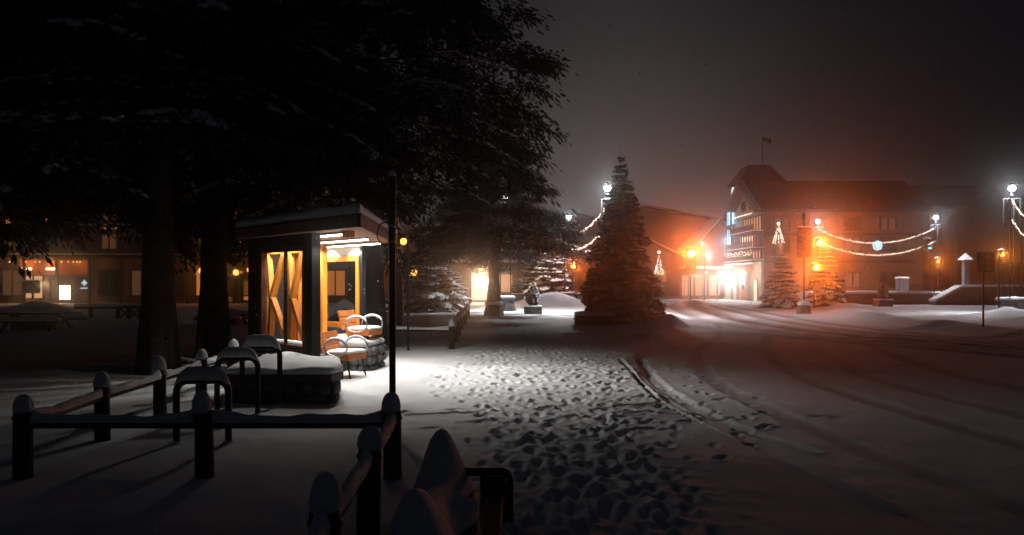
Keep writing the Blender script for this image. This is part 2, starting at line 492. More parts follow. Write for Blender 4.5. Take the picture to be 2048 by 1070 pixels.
for nm, m_ in (('pavement', ~fm), ('road', fm)):
    q = quads[m_]; u, inv = np.unique(q, return_inverse=True)
    me = np_mesh(nm, verts[u], inv.reshape(q.shape), M['ground_snow'], True)
    a = me.attributes.new('track', 'FLOAT', 'POINT'); a.data.foreach_set('value', TR.reshape(-1)[u].astype(np.float32))
    o = bpy.data.objects.new(nm, me); COL.objects.link(o)
    tag(o, {'pavement': 'snow covered pavement and square trodden with footprints', 'road': 'snow covered road with curving grey tyre tracks'}[nm], kind='structure')
# the surroundings under the snow rise as one raised terrace on the far right
t = MB(); t.prism([(24.5, 58.6), (31, 58.6), (33, 57.4), (70, 57.4), (70, 83), (24.5, 83)], -.2, .85)
tag(t.build('terrace', M['snow']), 'raised snow covered terrace in front of the dark building', kind='structure')

# ================================================================== FENCES
def cap_prof(r, h):
    return [(r * .93, 0), (r * 1.05, .02), (r * 1.06, h * .25), (r * 1.0, h * .5), (r * .80, h * .75), (r * .5, h * .93), (r * .12, h)]
post_mesh = [MB().lathe((0, 0, 0), [(.081, -.25), (.079, .3), (.077, .55), (.073, .585)], 16, True, .012, k).mesh('post', M['post_wood']) for k in range(3)]
ring_mesh = MB().lathe((0, 0, .50), [(.080, 0), (.087, .012), (.086, .03), (.079, .036)], 16).mesh('collar', M['black_metal'])
cap_mesh = [MB().lathe((0, 0, .57), cap_prof(.080, h), 16, True, .06, 5 + k).mesh('snow_cap', M['snow']) for k, h in enumerate((.175, .195, .155))]
def fence(name, pts, label, links=None, scale=1.0):
    o = Vector((pts[0][0], pts[0][1], 0))
    root = thing(name, o, label, 'fence')
    rr = random.Random(len(pts))
    P = []
    for i, (x, y) in enumerate(pts):
        zz = ground_z(x, y) * 0
        p = put('post', post_mesh[i % 3], root, (x - o.x, y - o.y, zz), rr.uniform(0, 6))
        p.scale = (1, 1, scale); p.rotation_euler.x = rr.uniform(-.02, .02); p.rotation_euler.y = rr.uniform(-.02, .02)
        put('collar', ring_mesh, p)
        c = put('snow_cap', cap_mesh[i % 3], p, (rr.uniform(-.012, .012), rr.uniform(-.012, .012), 0), rr.uniform(0, 6))
        P.append(Vector((x, y, .46 * scale)))
    for i in range(len(P) - 1):
        a, b = P[i], P[i + 1]; d = (b - a).normalized()
        a2, b2 = a + d * .08, b - d * .08
        r = MB(o).tube([a2, (a2 + b2) / 2, b2], .034, 12).build('rail', M['rail_metal'], root)
        n = 26; side = d.cross(Vector((0, 0, 1)))
        vs = []; fs = []
        ph = rr.uniform(0, 6)
        for k in range(n + 1):
            t = k / n; p = a2.lerp(b2, t)
            endup = .05 * (math.exp(-t * 9) + math.exp(-(1 - t) * 9))
            h = .062 + .010 * math.sin(t * 11 + ph) + .006 * math.sin(t * 29 + ph * 2) + endup
            w = .042 + .005 * math.sin(t * 17 + ph)
            for (sx, sz) in ((-1, -.01), (-1.06, .4), (-.6, .9), (0, 1), (.6, .9), (1.06, .4), (1, -.01)):
                vs.append(p + side * sx * w + Vector((0, 0, .022 + sz * h)))
        m = 7
        for k in range(n):
            for j in range(m - 1):
                fs.append((k * m + j, (k + 1) * m + j, (k + 1) * m + j + 1, k * m + j + 1))
        fs += [tuple(range(m)), tuple(reversed(range(n * m, n * m + m)))]
        MB(o).add(vs, fs, True).build('snow_ridge', M['snow'], r)
    return root
fence('post_and_rail_fence', [(-.88, 2.45), (-.92, 3.92), (-.97, 5.39), (-1.03, 6.9), (-2.65, 6.9), (-4.22, 6.9), (-4.35, 8.5), (-4.42, 10.05), (-4.47, 11.5), (-4.62, 13.2)],
      'dark post and rail fence with snow capped posts around the bicycle stands')
fence('post_and_rail_fence', [(-3.0, 20.2), (-1.5, 20.0), (-1.58, 22.4), (-1.66, 25.0), (-1.75, 28), (-1.84, 31.5), (-1.95, 35.5)],
      'snowy post and rail fence beyond the shelter leading towards the lit doorway')

# ================================================================== BICYCLE STANDS
def rack(x, y, w, h, snow_h, rz, label, k):
    root = thing('bicycle_stand', (x, y, 0), label, 'bicycle stand', 'bicycle stands inside the fence', rz)
    r = .12; hw = w / 2; pts = [(-hw, 0, -.2), (-hw, 0, h - r)]
    for a in range(1, 6): pts.append((-hw + r - r * math.cos(a * math.pi / 12), 0, h - r + r * math.sin(a * math.pi / 12)))
    pts += [(-hw + r, 0, h), (0, 0, h), (hw - r, 0, h)]
    for a in range(1, 6): pts.append((hw - r + r * math.sin(a * math.pi / 12), 0, h - r + r * math.cos(a * math.pi / 12)))
    pts += [(hw, 0, h - r), (hw, 0, -.2)]
    MB().tube(pts, .036, 12).build('hoop', M['black_metal'], root)
    # snow slab lying along the top bar
    n = 22; vs = []; fs = []; m = 9
    for i in range(n + 1):
        t = -1 + 2 * i / n
        e = (1 - abs(t) ** 3.2) ** .55 if abs(t) < 1 else 0
        px = t * (hw + .012)
        zb = h + .01 - (max(0, abs(px) - (hw - r)) ** 2) * 3.2
        for j in range(m):
            a = math.pi * j / (m - 1)
            vs.append((px, -math.cos(a) * (.062 + .006 * math.sin(i * .9 + k)) * (.55 + .45 * e), zb + math.sin(a) ** .7 * (snow_h * e + .012) + .004 * math.sin(i * 1.7 + j + k)))
    for i in range(n):
        for j in range(m - 1): fs.append((i * m + j, (i + 1) * m + j, (i + 1) * m + j + 1, i * m + j + 1))
        fs.append((i * m + m - 1, (i + 1) * m + m - 1, (i + 1) * m, i * m))
    fs += [tuple(range(m)), tuple(reversed(range(n * m, n * m + m)))]
    MB().add(vs, fs, True).build('snow', M['snow'], root)
    for s in (-1, 1):
        MB().lathe((s * hw, 0, -.03), [(.13, 0), (.09, .035), (.05, .055), (.037, .065)], 12, True, .05, k).build('snow_foot', M['snow'], root)
rack(gx(405, 8.35), 8.35, .53, .66, .13, R(4), 'nearest bicycle stand, dark hoop with snow on top behind the front rail', 1)
rack(gx(475, 10.1), 10.1, .50, .73, .12, R(5), 'middle bicycle stand of the three, black hoop with a flat snow slab', 2)
rack(gx(522, 10.9), 10.9, .50, .80, .15, R(5), 'farthest bicycle stand, its hoop overlapping the stone seat wall', 3)

# ================================================================== STONE SEAT WALL in front of the shelter
def stones_on(root, o, a, b, z0, z1, sx, sz, depth, outward, seed, mat_='stone'):
    """courses of single rough stones along a face from a to b"""
    rr = random.Random(seed)
    a, b = Vector((a[0], a[1], 0)), Vector((b[0], b[1], 0)); L = (b - a).length; d = (b - a) / L
    rows = max(1, round((z1 - z0) / sz)); out = Vector((outward[0], outward[1], 0)).normalized()
    ang = math.atan2(d.y, d.x)
    for r in range(rows):
        z = z0 + (z1 - z0) * (r + .5) / rows; x = -rr.uniform(0, sx * .5)
        while x < L:
            w = sx * rr.uniform(.65, 1.4); x0, x1 = max(x, 0), min(x + w, L)
            x += w
            if x1 - x0 < sx * .25: continue
            c = a + d * (x0 + x1) / 2 + out * (depth * rr.uniform(-.3, .3)) + Vector((0, 0, z))
            q = MB()
            q.ball((0, 0, 0), ((x1 - x0) * .56, depth * rr.uniform(.8, 1.2), (z1 - z0) / rows * .58), 8, 5, .07, rr.randint(0, 999))
            vs = [Vector((math.copysign(min(abs(v[0]), (x1 - x0) * .49), v[0]), v[1], math.copysign(min(abs(v[2]), (z1 - z0) / rows * .49), v[2]))) for v in q.v]
            rot = Matrix.Rotation(ang + rr.uniform(-.04, .04), 3, 'Z')
            MB(o).add([rot @ v + c for v in vs], q.f, False).build('stone', M[mat_], root)
def blob_slab(mb, pts, z0, h, steps=6, lump=.02, seed=0, inset=.16):
    """pillow of snow over a polygon"""
    rr = random.Random(seed); P = [Vector((p[0], p[1])) for p in pts]
    # resample the outline
    out = []
    for i in range(len(P)):
        a, b = P[i], P[(i + 1) % len(P)]; n = max(2, int((b - a).length / .14))
        out += [a.lerp(b, k / n) for k in range(n)]
    c = sum(out, Vector((0, 0))) / len(out); n = len(out); vs = []; fs = []
    prof = [(0.0, 0), (-.02, .35), (-.005, .7), (.06, .93), (inset, 1.0), (.45, 1.04), (.8, 1.06)]
    for (ins, zz) in prof:
        for p in out:
            d = (c - p); L = d.length; k = ins if ins < .3 else None
            q = p + d * (ins / max(L, .01) if k is not None else ins)
            vs.append((q.x, q.y, z0 + zz * h + (lump * (math.sin(q.x * 7 + seed) + math.sin(q.y * 9 + seed * 2)) * zz)))
    for i in range(len(prof) - 1):
        for j in range(n):
            j2 = (j + 1) % n; fs.append((i * n + j, i * n + j2, (i + 1) * n + j2, (i + 1) * n + j))
    vs.append((c.x, c.y, z0 + h * 1.06)); last = (len(prof) - 1) * n
    for j in range(n): fs.append((last + j, last + (j + 1) % n, len(vs) - 1))
    return mb.add(vs, fs, True)
o = Vector((-3.2, 11.6, 0))
wall = thing('stone_seat_wall', o, 'low stone seat wall under thick snow in front of the shelter', 'seat wall')
wp = [(-4.05, 11.15), (-2.5, 11.08), (-2.42, 11.5), (-2.75, 12.75), (-3.35, 13.02), (-4.1, 13.5)]
MB(o).prism([(-4.0, 11.24), (-2.58, 11.2), (-2.52, 11.5), (-2.85, 12.7), (-4.0, 13.4)], -.2, .30).build('core', M['slab'], wall)
MB(o).prism(wp, .29, .40).build('slab', M['slab'], wall, bevel=.012)
stones_on(wall, o, (-4.0, 11.2), (-2.52, 11.14), -.04, .29, .24, .16, .09, (0, -1), 3)
stones_on(wall, o, (-2.50, 11.14), (-2.80, 12.7), -.04, .29, .24, .16, .09, (1, 0), 4)
q = MB(o); blob_slab(q, [(-4.03, 11.17), (-2.52, 11.1), (-2.44, 11.5), (-2.77, 12.73), (-3.37, 13.0), (-4.08, 13.45)], .40, .115, seed=2)
q.build('snow', M['snow'], wall)

# ================================================================== SHELTER
A = Vector((-3.23, 13.2, 0)); u = Vector((-.66, .75, 0)).normalized(); v = Vector((u.y, -u.x, 0))
o = A.copy()
sh = thing('bus_shelter', o, 'lit timber shelter with snowy flat roof and orange cross braces', 'shelter')
def S(s, w, z): return A + u * s + v * w + Vector((0, 0, z))
def sbeam(name, a, b, w, h, m, parent=None, bevel=.006):
    d = (Vector(b) - Vector(a)).normalized()
    return MB(o).beam(a, b, w, h, up=v if abs(d.z) > .3 else (0, 0, 1)).build(name, M[m], parent or sh, bevel=bevel)
# stone base
base = [S(-.02, -.06, 0), S(2.62, -.06, 0), S(4.5, 2.62, 0), S(2.62, 2.62, 0)]
MB(o).prism([(p.x, p.y) for p in base], -.2, .395).build('plinth', M['slab'], sh, bevel=.01)
# front wall: black outer frame, brown inner frame
sbeam('post', S(.11, 0, .40), S(.11, 0, 2.5), .22, .16, 'dark_frame')
sbeam('post', S(2.31, 0, .40), S(2.31, 0, 2.5), .46, .16, 'dark_frame')
sbeam('head_beam', S(.22, .005, 2.39), S(2.08, .005, 2.39), .15, .215, 'dark_frame')
sbeam('bottom_beam', S(.22, .005, .46), S(2.08, .005, .46), .15, .115, 'dark_frame')
fr = sbeam('frame', S(.285, -.02, .52), S(.285, -.02, 2.28), .13, .12, 'brown_frame')
sbeam('frame', S(2.015, -.02, .52), S(2.015, -.02, 2.28), .13, .12, 'brown_frame')
sbeam('frame', S(.352, -.018, 2.245), S(1.948, -.018, 2.245), .12, .07, 'brown_frame')
sbeam('frame', S(.352, -.018, .56), S(1.948, -.018, .56), .12, .075, 'brown_frame')
sbeam('mullion', S(1.10, -.01, .6), S(1.10, -.01, 2.21), .03, .06, 'dark_frame')
for s0, s1 in ((.355, 1.082), (1.118, 1.945)):
    MB(o).extrude([S(s0, -.008, .6), S(s1, -.008, .6), S(s1, -.008, 2.208), S(s0, -.008, 2.208)], v * .008).build('pane', M['pane'], sh)
# snow along the inner sill
q = MB(o); q.tube([S(.37, .07, .60), S(.9, .09, .605), S(1.5, .08, .602), S(1.94, .07, .60)], [.05, .06, .055, .05], 8); q.build('sill_snow', M['snow'], sh)
# orange timber cross panels just inside
for (s0, s1) in ((.84, 1.52), (1.58, 2.42)):
    w = .26; z0, z1 = .58, 2.20; sm = (s0 + s1) / 2; zm = 1.42
    sbeam('timber_upright', S(s0 + .04, w, z0), S(s0 + .04, w, z1), .11, .11, 'orange_timber')
    sbeam('timber_upright', S(s1 - .02, w, z0), S(s1 - .02, w, z1), .10, .10, 'orange_timber')
    sbeam('timber_brace', S(s0 + .10, w - .02, z1 - .02), S(sm, w - .10, zm), .10, .10, 'orange_timber')
    sbeam('timber_brace', S(s1 - .08, w - .015, z1 - .02), S(sm + .03, w - .105, zm), .095, .10, 'orange_timber')
    sbeam('timber_brace', S(sm + .02, w - .10, zm), S(s0 + .10, w + .02, z0 + .06), .10, .10, 'orange_timber')
    sbeam('timber_brace', S(sm, w - .105, zm), S(s1 - .08, w + .015, z0 + .06), .095, .10, 'orange_timber')
    sbeam('timber_rail', S(s0, w + .02, z1 + .04), S(s1, w + .02, z1 + .04), .12, .085, 'orange_timber')
    sbeam('timber_rail', S(s0, w + .02, z0 - .03), S(s1, w + .02, z0 - .03), .12, .085, 'orange_timber')
# left side: timber posts, dark boards added to keep strip light off the trunks
for (s, w) in ((2.42, .9), (2.75, 1.6)):
    sbeam('timber_upright', S(s, w, .40), S(s, w, 2.46), .11, .11, 'orange_timber')
a_, b_ = S(2.56, .12, 0), S(4.74, 2.40, 0)
for k in range(9):
    zz = .40 + .232 * (k + .5)
    sbeam('light_block_board', a_ + Vector((0, 0, zz)), b_ + Vector((0, 0, zz)), .035, .226, 'dark_frame', bevel=.004)
# window wall: orange frame with one big pane, and grey lintel above
w = 2.45; s0, s1, z0, z1 = 2.72, 4.40, .68, 2.24
sbeam('window_frame', S(s0 + .06, w, z0), S(s0 + .06, w, z1), .12, .12, 'orange_timber')
sbeam('window_frame', S(s1 - .06, w, z0), S(s1 - .06, w, z1), .12, .12, 'orange_timber')
sbeam('window_frame', S(s0 + .12, w - .003, z1 - .06), S(s1 - .12, w - .003, z1 - .06), .12, .12, 'orange_timber')
sbeam('window_frame', S(s0 + .12, w - .003, z0 + .06), S(s1 - .12, w - .003, z0 + .06), .12, .12, 'orange_timber')
MB(o).extrude([S(s0 + .12, w, z0 + .12), S(s1 - .12, w, z0 + .12), S(s1 - .12, w, z1 - .12), S(s0 + .12, w, z1 - .12)], v * .01).build('pane', M['pane'], sh)
sbeam('lintel', S(s0 - .05, w, 2.365), S(s1 + .1, w, 2.365), .10, .24, 'plaster')
sbeam('low_wall', S(s0 - .05, w, .52), S(s1 + .1, w, .52), .14, .30, 'slab')
sbeam('post', S(s0 - .09, w, .0), S(s0 - .09, w, 2.49), .10, .10, 'dark_frame')
sbeam('timber_upright', S(4.62, w - .15, .40), S(4.62, w - .15, 2.46), .16, .16, 'orange_timber')
# stone block with snow beside the seats
MB(o).prism([(-3.55, 15.25), (-2.75, 15.05), (-2.62, 16.1), (-3.3, 16.9), (-3.7, 16.6)], -.2, .46).build('seat_block', M['slab'], sh, bevel=.02)
stones_on(sh, o, (-3.5, 15.2), (-2.72, 14.98), -.04, .44, .22, .16, .09, (-.1, -1), 14)
stones_on(sh, o, (-2.70, 15.0), (-2.58, 16.1), -.04, .44, .22, .16, .09, (1, 0), 15)
q = MB(o); blob_slab(q, [(-3.55, 15.2), (-2.74, 15.0), (-2.58, 16.1), (-3.3, 16.85), (-3.7, 16.6)], .46, .14, seed=5, inset=.12); q.build('seat_block_snow', M['snow'], sh)
# roof
C_ = Vector((-2.12, 11.1, 0)); R_ = Vector((-2.36, 16.4, 0)); BL = R_ + u * 3.4; FL = C_ + u * 4.25
poly = [(C_.x, C_.y), (R_.x, R_.y), (BL.x, BL.y), (FL.x, FL.y)]
def inset(poly, d):
    c = sum((Vector(p) for p in poly), Vector((0, 0))) / len(poly)
    return [tuple(Vector(p) + (c - Vector(p)).normalized() * d * 1.5) for p in poly]
MB(o).prism(inset(poly, .03), 2.52, 2.61).build('roof_deck', M['roof'], sh)
pin = inset(poly, .06)
# soffit boards, each its own piece, parallel to the front wall
cen = sum((Vector((p[0], p[1], 0)) for p in pin), Vector()) / 4
def clip_strip(poly, w0, w1):
    """polygon part with w0 <= distance along v <= w1"""
    P = [Vector((p[0], p[1], 0)) for p in poly]
    for lim, sgn in ((w0, 1), (w1, -1)):
        out = []
        for i in range(len(P)):
            a, b = P[i], P[(i + 1) % len(P)]
            da = sgn * ((a - A).dot(v) - lim); db = sgn * ((b - A).dot(v) - lim)
            if da >= 0: out.append(a)
            if (da >= 0) != (db >= 0): out.append(a.lerp(b, da / (da - db)))
        P = out
        if not P: break
    return P
wv = [(Vector((p[0], p[1], 0)) - A).dot(v) for p in pin]
ww = min(wv)
while ww < max(wv):
    P = clip_strip(pin, ww + .004, ww + .196)
    if len(P) >= 3:
        MB(o).prism([(p.x, p.y) for p in P], 2.495, 2.518).build('soffit_board', M['soffit'], sh)
    ww += .2
for (a, b, nm) in ((C_, R_, 1), (R_, BL, 2), (BL, FL, 3), (FL, C_, 4)):
    d = (b - a).normalized()
    sbeam('fascia_board', a + d * .024 + Vector((0, 0, 2.535)), b - d * .024 + Vector((0, 0, 2.535)), .045, .17, 'fascia')
    sbeam('drip_edge', a + d * .03 + Vector((0, 0, 2.632)), b - d * .03 + Vector((0, 0, 2.632)), .065, .02, 'dark_frame')
q = MB(o); blob_slab(q, [tuple(Vector(p)) for p in poly], 2.642, .155, lump=.008, seed=3, inset=.2); q.build('roof_snow', M['snow'], sh)
# three light strips under the soffit
for (s0, s1, w, pw) in ((-.72, 2.2, .13, ((-.45, 20), (.6, 32), (1.3, 32), (2.0, 32))), (.40, 3.4, 1.22, ((.48, 44), (1.5, 85), (2.6, 80))), (1.66, 4.3, 2.25, ((1.74, 48), (2.8, 50), (3.9, 40)))):
    MB(o).beam(S(s0, w, 2.472), S(s1, w, 2.472), .075, .04).build('lamp_housing', M['chrome'], sh)
    tb = MB(o).beam(S(s0 + .02, w, 2.442), S(s1 - .02, w, 2.442), .055, .022).build('light_strip', M['led'], sh)
    for (sp_, p_) in pw:
        spot('strip_light', S(sp_, w, 2.415) - o, p_ * 2.0, (1.0, .965, .90), (0, 0, -1), 152, .35, .03, sh)
for (s_, w_, tgt, p_) in ((.46, 1.22, (.6, 12.4, 0), 300), (1.70, 2.25, (.8, 14.6, 0), 300)):  # added aimed beams, spread the pool of light out to the path
    spot('added_path_beam', S(s_, w_, 2.41) - o, p_, (1.0, .965, .91), Vector(tgt) - S(s_, w_, 2.41), 62, 1.0, .04, sh)
spot('added_path_beam', S(-.66, .13, 2.41) - o, 70, (1.0, .965, .91), Vector((.55, 9.0, 0)) - S(-.66, .13, 2.41), 46, 1.0, .04, sh)  # third added beam, brightens the nearer path
# orange bracket at the strip end
sbeam('bracket', S(-.88, .13, 2.44), S(-.76, .13, 2.44), .16, .10, 'orange_timber')

# ================================================================== RING-ARM SEATS beside the shelter
def ring_seat(x, y, z, rz, label):
    root = thing('armchair', (x, y, z), label, 'outdoor chair', None, rz)
    W = .58
    for k in range(4):
        MB().box((.05 + k * .125, 0, .36), (.115, W, .11)).build('seat_slat', M['seat_wood'], root, bevel=.008)
    tilt = Matrix.Rotation(R(-14), 3, 'Y')
    for k in range(3):
        MB().box((-.09 - .035 * k, 0, .47 + k * .125), (.05, W, .115), mat=tilt).build('back_slat', M['seat_wood'], root, bevel=.008)
    for s in (-1, 1):
        pts = [(.24 + .23 * math.cos(a), s * (W / 2 + .03), .52 + .15 * math.sin(a)) for a in np.linspace(0, 2 * math.pi, 21)]
        rg = MB().tube(pts, .017, 8, cap=False).build('ring_arm', M['chrome'], root)
        top = [(.24 + .23 * math.cos(a), s * (W / 2 + .03), .535 + .15 * math.sin(a)) for a in np.linspace(.35, math.pi - .35, 11)]
        MB().tube(top, [.006] + [.020] * 9 + [.006], 8).build('snow', M['snow'], rg)
        MB().tube([(.42, s * .22, .33), (.46, s * .24, .1), (.50, s * .25, -.05)], .016, 8).build('leg', M['black_metal'], root)
        MB().tube([(.02, s * .22, .33), (-.04, s * .24, .1), (-.08, s * .25, -.05)], .016, 8).build('leg', M['black_metal'], root)
    q = MB(); blob_slab(q, [(0.0, -.26), (.46, -.27), (.47, .27), (0.0, .26)], .396, .085, lump=.006, seed=4, inset=.07); q.build('seat_snow', M['snow'], root)
    return root
ring_seat(-3.15, 14.22, 0.02, R(-22), 'nearer orange slatted chair with ring arms, snow on its seat')
ring_seat(-3.12, 15.75, 0.34, R(-18), 'farther ring arm chair set on the snowy stone block')

# ================================================================== TALL BLACK POLE
px_, Y_ = 785, 8.7
o = Vector((gx(px_, Y_), Y_, 0))
pole = thing('sign_pole', o, 'tall thin black pole with a hoop bracket beside the shelter', 'pole')
MB(o).tube([(o.x, o.y, -.2), (o.x, o.y, gz(352, Y_))], .036, 14).build('shaft', M['black_metal'], pole)
MB(o).lathe((o.x, o.y, gz(352, Y_)), [(.036, 0), (.045, .01), (.03, .05), (.005, .065)], 12).build('snow_cap', M['snow'], pole)
c = Vector((gx(771, Y_), Y_ - .02, gz(468, Y_)))
MB(o).tube([c + Vector((.085 * math.cos(a), .02 * math.cos(a), .125 * math.sin(a))) for a in np.linspace(0, 2 * math.pi, 25)], .007, 8, cap=False).build('hoop', M['black_metal'], pole)
MB(o).box((o.x - .030, o.y - .04, gz(470, Y_)), (.01, .06, .22)).build('plate', M['sign_edge'], pole)
for zz in (gz(455, Y_), gz(486, Y_)):
    MB(o).lathe((o.x, o.y, zz), [(.037, 0), (.042, .004), (.042, .02), (.037, .024)], 14).build('clamp', M['chrome'], pole)
for zz in (gz(378, Y_), gz(425, Y_)):
    MB(o).ball((o.x + .043, o.y - .01, zz), (.008, .008, .02), 8, 5).build('bolt', M['chrome'], pole)
MB(o).lathe((o.x, o.y, -.02), [(.16, 0), (.10, .04), (.05, .07), (.037, .08)], 14).build('snow_foot', M['snow'], pole)
# pale timber post behind it
Y_ = 27.3; o = Vector((gx(799, Y_), Y_, 0))
r_ = thing('wooden_post', o, 'square weathered timber post standing behind the black pole', 'post')
MB(o).box((o.x, o.y, .9), (.24, .24, 2.2)).build('shaft', M['timber_dark'], r_, bevel=.015)
q = MB(o); blob_slab(q, [(o.x - .12, o.y - .12), (o.x + .12, o.y - .12), (o.x + .12, o.y + .12), (o.x - .12, o.y + .12)], 2.0, .12, lump=.0, inset=.05); q.build('snow_cap', M['snow'], r_)

# ================================================================== SNOW-BURIED BENCH in the foreground
o = Vector((-.3, 5.0, 0))
be = thing('park_bench', o, 'dark bench buried under peaked snow heaps in the foreground', 'bench')
Ya, Yb = 4.15, 5.75
for yy in (Ya, Yb):
    MB(o).tube([(-.47, yy, -.1), (-.475, yy, .40), (-.50, yy, .47)], .04, 10).build('back_post', M['black_metal'], be)
    pts = [(-.20, yy, -.1), (-.20, yy, .27), (-.185, yy, .315), (-.15, yy, .33), (-.07, yy, .33), (-.035, yy, .315), (-.02, yy, .27), (-.02, yy, -.1)]
    MB(o).tube([(-.46, yy, .33)] + pts[3:], .032, 10).build('arm_hoop', M['black_metal'], be)
    MB(o).tube([(-.20, yy, .32), (-.20, yy, -.1)], .03, 10).build('leg', M['black_metal'], be)
for k in range(3):
    MB(o).box((-.38 + k * .13, (Ya + Yb) / 2 + .05, .19), (.115, Yb - Ya - .2, .045)).build('seat_slat', M['dark_frame'], be, bevel=.006)
for k in range(2):
    MB(o).box((-.485, (Ya + Yb) / 2, .20 + k * .09), (.04, Yb - Ya, .08)).build('back_slat', M['timber_dark'], be, bevel=.006)
MB(o).box((-.11, Yb - .12, .16), (.15, .16, .30)).build('end_panel', M['black_metal'], be, bevel=.02)
# the heap: a ridge over the back, peaked at both ends, sliding on to the seat
n, m = 44, 22; vs = []; fs = []
for i in range(n + 1):
    y = Ya - .40 + (Yb - Ya + .74) * i / n
    pk = max(math.exp(-((y - Yb) / .30) ** 2), math.exp(-((y - Ya) / .30) ** 2))
    endf = min(1, max(0, (y - (Ya - .40)) / .3)) * min(1, max(0, (Yb + .34 - y) / .3))
    top = (.38 + .23 * pk) * endf ** .6
    for j in range(m + 1):
        x = -.80 + .80 * j / m
        xr = (x + .50)
        prof = math.exp(-(abs(xr) / (.21 if xr < 0 else .22)) ** 2.2)
        seat = .33 * math.exp(-((x + .34) / .17) ** 6) * endf * (0.75 + .1 * math.sin(y * 4))
        z = max(top * prof, seat * .9) + .05 * math.exp(-(xr / .3) ** 2) - .035
        z += (.012 * math.sin(x * 13 + y * 7) + .008 * math.sin(x * 23 - y * 15) + .005 * math.sin(x * 41 + y * 33)) * endf * min(1, z * 6)
        vs.append((x, y, z))
for i in range(n):
    for j in range(m): fs.append((i * (m + 1) + j, i * (m + 1) + j + 1, (i + 1) * (m + 1) + j + 1, (i + 1) * (m + 1) + j))
MB(o).add(vs, fs, True).build('snow_heap', M['snow'], be)

# ================================================================== PICNIC TABLES, rails and small things on the left square
def picnic_table(x, y, w, h, snow_h, rz, label):
    root = thing('picnic_table', (x, y, 0), label, 'picnic table', None, rz)
    for k in range(5):
        MB().box((0, (-2 + k) * .19 * w / 2.6, h - .03), (w * .92, .18 * w / 2.6, .05)).build('top_plank', M['timber_dark'], root)
    for s in (-1, 1):
        MB().box((0, s * .36 * w, h * .55), (w * .9, .2, .05)).build('bench_plank', M['timber_dark'], root)
        q = MB(); blob_slab(q, [(-w * .45, s * .36 * w - .1), (w * .45, s * .36 * w - .1), (w * .45, s * .36 * w + .1), (-w * .45, s * .36 * w + .1)], h * .55 + .026, .14, lump=.01, inset=.05); q.build('bench_snow', M['snow'], root)
        for sy in (-1, 1):
            MB().beam((s * w * .28, sy * .08, h - .06), (s * w * .30, sy * .34 * w, -.1), .09, .09).build('leg', M['timber_dark'], root)
    MB().box((0, 0, h * .36), (w * .56, .5 * w * .4, h * .6)).build('pedestal', M['slab'], root)
    q = MB(); n = 22
    for (r, z) in (): pass
    q.lathe((0, 0, h), [(w * .50, 0), (w * .505, .05), (w * .46, .10), (w * .34, .10 + snow_h * .35), (w * .22, .1 + snow_h * .7), (w * .1, .1 + snow_h * .95), (.02, .1 + snow_h)], 22, True, .03, 3, sx=1.0, sy=.42)
    q.build('snow', M['snow'], root)
picnic_table(gx(75, 27.5), 27.5, 2.7, .62, .27, R(3), 'wide picnic table heaped with snow at the left edge')
picnic_table(gx(452, 31), 31.0, 2.0, .42, .12, R(-5), 'low snow covered picnic table between the trunks and the shelter')
# cross-braced rail fence
o = Vector((gx(180, 36), 36, 0))
xf = thing('cross_braced_fence', o, 'low timber rail fence with crossed braces on the left square', 'fence')
X0, X1 = gx(150, 36), gx(296, 36)
MB(o).beam((X0, 36, .50), (gx(233, 36), 36, .50), .10, .12).build('rail', M['timber_dark'], xf)
MB(o).beam((gx(235, 36), 36.05, .52), (X1, 36.05, .52), .10, .12).build('rail', M['timber_dark'], xf)
q = MB(o); blob_slab(q, [(X0, 35.94), (X1, 35.96), (X1, 36.12), (X0, 36.08)], .585, .09, lump=.006, inset=.04); q.build('snow', M['snow'], xf)
for p in (181, 236, 258, 281): MB(o).box((gx(p, 36), 36.02, .22), (.14, .14, .55)).build('post', M['timber_dark'], xf)
for a, b in ((240, 258), (258, 278)):
    MB(o).beam((gx(a, 36), 35.99, .02), (gx(b, 36), 35.99, .46), .05, .07).build('brace', M['timber_dark'], xf)
    MB(o).beam((gx(a, 36), 36.06, .46), (gx(b, 36), 36.06, .02), .05, .07).build('brace', M['timber_dark'], xf)
# snowy A-roofed hut seen through the shelter window
Y_ = 20.4; o = Vector((gx(692, Y_), Y_, 0))
hut = thing('snowy_hut', o, 'small A roofed hut under deep snow seen through the shelter window', 'hut')
zr, ze, hw = gz(612, Y_), gz(646, Y_), .85
MB(o).extrude([(o.x - .7, Y_, -.1), (o.x + .7, Y_, -.1), (o.x + .7, Y_, .25), (o.x, Y_, zr - .06), (o.x - .7, Y_, .25)], (0, 1.6, 0)).build('walls', M['timber_dark'], hut)
for s in (-1, 1):
    MB(o).extrude([(o.x, Y_ - .2, zr - .05), (o.x + s * hw, Y_ - .2, ze - .12), (o.x + s * hw, Y_ - .2, ze + .12), (o.x, Y_ - .2, zr + .2)], (0, 2.0, 0)).build('roof_snow', M['snow'], hut)

